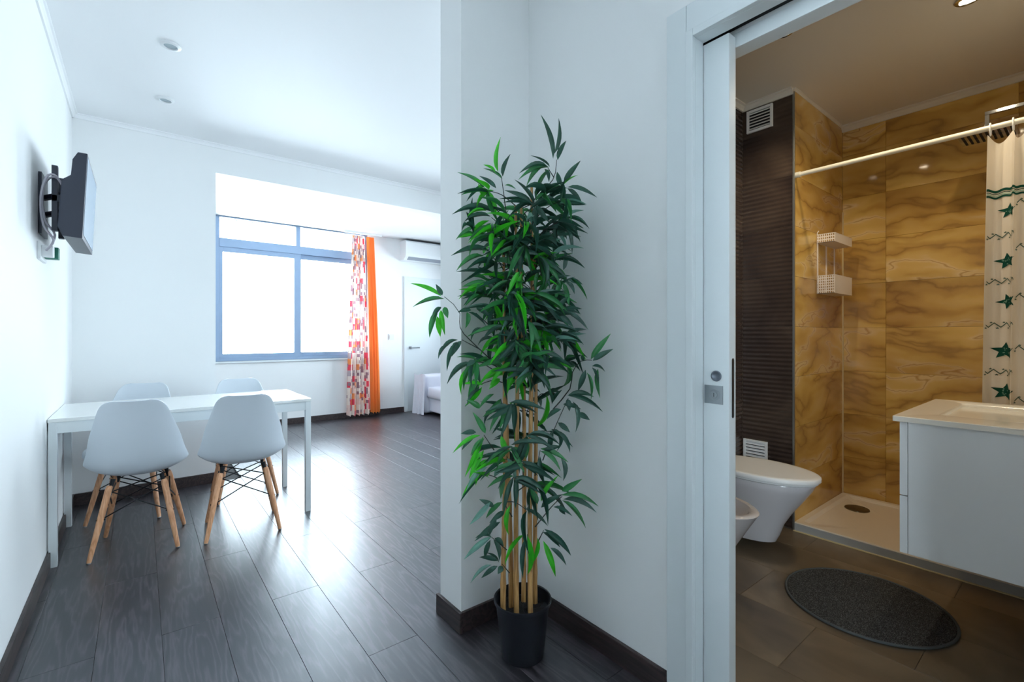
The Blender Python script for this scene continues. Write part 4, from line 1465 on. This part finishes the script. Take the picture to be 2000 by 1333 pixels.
cluster('h', [(1080, 800), (1113, 760), (1118, 728), (1134, 706), (1156, 704)], [(1154, 702, 1193, 652, 'm'), (1158, 705, 1198, 682, 'd'), (1144, 723, 1129, 764, 'd'), (1146, 728, 1154, 782, 'm'), (1156, 718, 1168, 757, 'd'), (1168, 721, 1172, 778, 'm'), (1136, 704, 1138, 694, 'd'), (1156, 716, 1182, 727, 'd')], 1.60)
cluster('i', [(965, 880), (945, 850)], [(938, 851, 884, 886, 'b'), (944, 853, 908, 932, 'b'), (946, 857, 919, 890, 'm'), (934, 892, 929, 949, 'b'), (952, 912, 911, 959, 'p'), (930, 850, 902, 880, 'd'), (948, 847, 923, 805, 'm'), (945, 880, 916, 936, 'b'), (950, 898, 930, 925, 'b'), (930, 845, 900, 848, 'd')], 1.64)
cluster('i2', [(990, 830), (978, 780)], [(983, 800, 956, 844, 'm'), (1008, 740, 984, 778, 'b'), (976, 740, 955, 761, 'b'), (979, 779, 943, 815, 'm'), (938, 797, 911, 782, 'm'), (926, 740, 914, 776, 'm'), (965, 770, 935, 800, 'm'), (940, 760, 912, 792, 'd'), (985, 790, 975, 840, 'm')], 1.64)
cluster('i3', [(1000, 920), (990, 892)], [(987, 892, 947, 890, 'd'), (985, 906, 965, 932, 'p'), (985, 935, 978, 975, 'm'), (987, 880, 978, 850, 'b'), (990, 895, 1008, 944, 'p'), (995, 880, 1022, 880, 'm')], 1.62)
cluster('j', [(1060, 900), (1082, 840), (1110, 778)], [(1108, 773, 1177, 805, 'd'), (1119, 785, 1124, 845, 'd'), (1108, 780, 1112, 804, 'd'), (1129, 808, 1152, 821, 'd'), (1090, 826, 1113, 845, 'd'), (1084, 841, 1113, 885, 'd'), (1080, 841, 1076, 885, 'd'), (1110, 772, 1160, 776, 'd'), (1100, 790, 1135, 800, 'd'), (1096, 800, 1068, 820, 'd'), (1078, 790, 1064, 750, 'd'), (1080, 786, 1098, 762, 'd')], 1.63)
cluster('j2', [(1045, 930), (1055, 880)], [(1055, 877, 1110, 904, 'm'), (1055, 882, 1095, 921, 'm'), (1055, 892, 1064, 946, 'd'), (1062, 880, 1096, 872, 'd'), (1096, 896, 1100, 940, 'd')], 1.60)
cluster('k', [(1045, 1030), (1075, 993), (1098, 970)], [(1057, 980, 1091, 929, 'b'), (1098, 960, 1137, 936, 'm'), (1096, 968, 1169, 990, 'm'), (1098, 978, 1144, 1032, 'm'), (1057, 992, 1100, 966, 'd'), (1081, 991, 1118, 1009, 'd'), (1100, 976, 1165, 1002, 'd'), (1095, 985, 1104, 1006, 'd'), (1050, 985, 1034, 952, 'm')], 1.60)
cluster('l', [(1000, 1010), (985, 985)], [(958, 981, 917, 1026, 'p'), (981, 981, 949, 1013, 'm'), (997, 987, 994, 1046, 'b'), (965, 990, 936, 976, 'd'), (977, 1020, 927, 1058, 'd'), (985, 1000, 956, 1022, 'd'), (970, 1014, 955, 1050, 'd')], 1.62)
cluster('l2', [(990, 1075), (960, 1050)], [(960, 1049, 906, 1094, 'p'), (958, 1055, 947, 1091, 'd'), (964, 1055, 975, 1097, 'd'), (960, 1050, 928, 1052, 'd'), (966, 1052, 984, 1068, 'd')], 1.63)
cluster('l3', [(995, 1120), (980, 1102)], [(960, 1104, 919, 1140, 'p'), (972, 1106, 940, 1130, 'd'), (972, 1096, 936, 1089, 'd'), (981, 1106, 972, 1122, 'd'), (975, 1100, 950, 1080, 'd')], 1.64)
cluster('m', [(1030, 1075), (1030, 1044)], [(1024, 1045, 986, 1104, 'b'), (1030, 1047, 1030, 1123, 'b'), (1050, 1051, 1033, 1108, 'b'), (1061, 1057, 1085, 1127, 'b'), (1028, 1050, 1022, 1132, 'd')], 1.58)
cluster('m2', [(1050, 1060), (1062, 1036)], [(1063, 1034, 1115, 1086, 'd'), (1065, 1041, 1094, 1070, 'd'), (1075, 1071, 1106, 1105, 'd'), (1060, 1040, 1108, 1075, 'd')], 1.60)
for qi, (qx, qy, qd) in enumerate(((1030, 628, 1.56), (1008, 668, 1.57), (1050, 690, 1.57), (985, 640, 1.60), (1036, 726, 1.56), (1062, 640, 1.60), (1012, 600, 1.57), (1045, 575, 1.58), (1020, 480, 1.58), (1052, 500, 1.60), (988, 470, 1.60), (1000, 875, 1.57), (1020, 905, 1.57), (1008, 935, 1.57), (1028, 850, 1.58), (1000, 790, 1.60))):
    it = []
    for q in range(6):
        a = R(90 + rl.uniform(-95, 95))
        ln_ = rl.uniform(48, 78)
        it.append((qx + rl.uniform(-5, 5), qy + rl.uniform(-5, 5), qx + ln_ * math.cos(a), qy + ln_ * math.sin(a), 'd' if rl.random() < 0.75 else 'm'))
    cluster('q%d' % qi, [(qx + rl.uniform(-12, 12), qy + 40), (qx, qy)], it, qd)
n_explicit = len(leaves)

# the dense middle of the crown, grown around the canes
for ci in range(118):
    if ci < 98:
        z = rl.uniform(0.97, 1.64)
    else:
        z = rl.uniform(0.50, 1.0)
    cz = rl.choice(cane_at)
    k = min(range(len(cz)), key=lambda i: abs(cz[i][2] - z))
    p0 = Vector(cz[k]) + O3
    ang = rl.uniform(0, 2 * math.pi)
    rad = rl.uniform(0.02, 0.15) * (1.0 if z > 1.0 else 0.85)
    o_ = Vector((math.cos(ang), math.sin(ang), 0))
    p1 = p0 + o_ * rad + Vector((0, 0, rl.uniform(0.0, 0.06)))
    if p1.x > RX - 0.04 or (p1.y > CY - 0.05):
        p1 = p0 + (p1 - p0) * 0.35
    key = 'r%d' % ci
    branch(key, [p0, p0 * 0.5 + p1 * 0.5 + Vector((0, 0, 0.012)), p1])
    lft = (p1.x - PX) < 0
    for q in range(rl.choice((4, 5, 5, 6)) if z > 1.0 else 3):
        di = (o_ * rl.uniform(0.2, 1.0) + Vector((rl.uniform(-.8, .8), rl.uniform(-.8, .8), rl.uniform(-1.0, 0.35)))).normalized()
        ln = rl.uniform(0.085, 0.15)
        tip = p1 + di * ln
        hd = (tip - Vector((PX, PY, tip.z)))
        hd.z = 0
        if hd.length > 0.235:
            tip -= hd.normalized() * (hd.length - 0.235)
        kd = 'b' if rl.random() < (0.16 if lft else 0.05) else ('m' if rl.random() < 0.22 else 'd')  # extra bright leaves on the left imitate light shining through
        if rl.random() < 0.03:
            kd = 'p'
        add_leaf(p1 + Vector((rl.uniform(-.01, .01), rl.uniform(-.01, .01), rl.uniform(-.01, .01))), tip, kd, key, rl.uniform(0.015, 0.0195))

idx = sorted(range(n_explicit, len(leaves)), key=lambda i: leaves[i][4].dot(Vector((SN, CS, 0))))
single = set(range(n_explicit)) | set(idx[:max(0, 296 - n_explicit)])
bo = {}
for key, pts in branches.items():
    P = [catmull([tuple(p) for p in pts], i / 8) for i in range(9)]
    rad = [0.0022 * (1 - 0.5 * i / 8) for i in range(9)]
    bb = MB().tube([Vector(p) - O3 for p in P], rad, 5)
    bo[key] = bb
used = {leaves[i][3] for i in single}
joined_twigs = MB()
for key, bb in bo.items():
    if key in used:
        bo[key] = bb.build('branch', M['twig'], pb, smooth=True)
    else:
        joined_twigs.add(bb.v, bb.f)
        bo[key] = None
fb = MB()
kinds = ['d', 'm', 'b', 'p']
inv = Matrix.Translation(-O3)
for i, (mt, kd, a, br, _b) in enumerate(leaves):
    if i in single:
        o = link('leaf', LM[kd][a], bo[br])
        o.matrix_local = inv @ mt
    else:
        me = LM[kd][a]
        mm = inv @ mt
        fb.add([tuple(mm @ v.co) for v in me.vertices], [tuple(p.vertices) for p in me.polygons], kinds.index(kd))
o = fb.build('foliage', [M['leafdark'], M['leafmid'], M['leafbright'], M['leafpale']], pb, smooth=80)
o['kind'] = 'stuff'
if joined_twigs.v:
    o = joined_twigs.build('twigs', M['twig'], pb, smooth=True)
    o['kind'] = 'stuff'
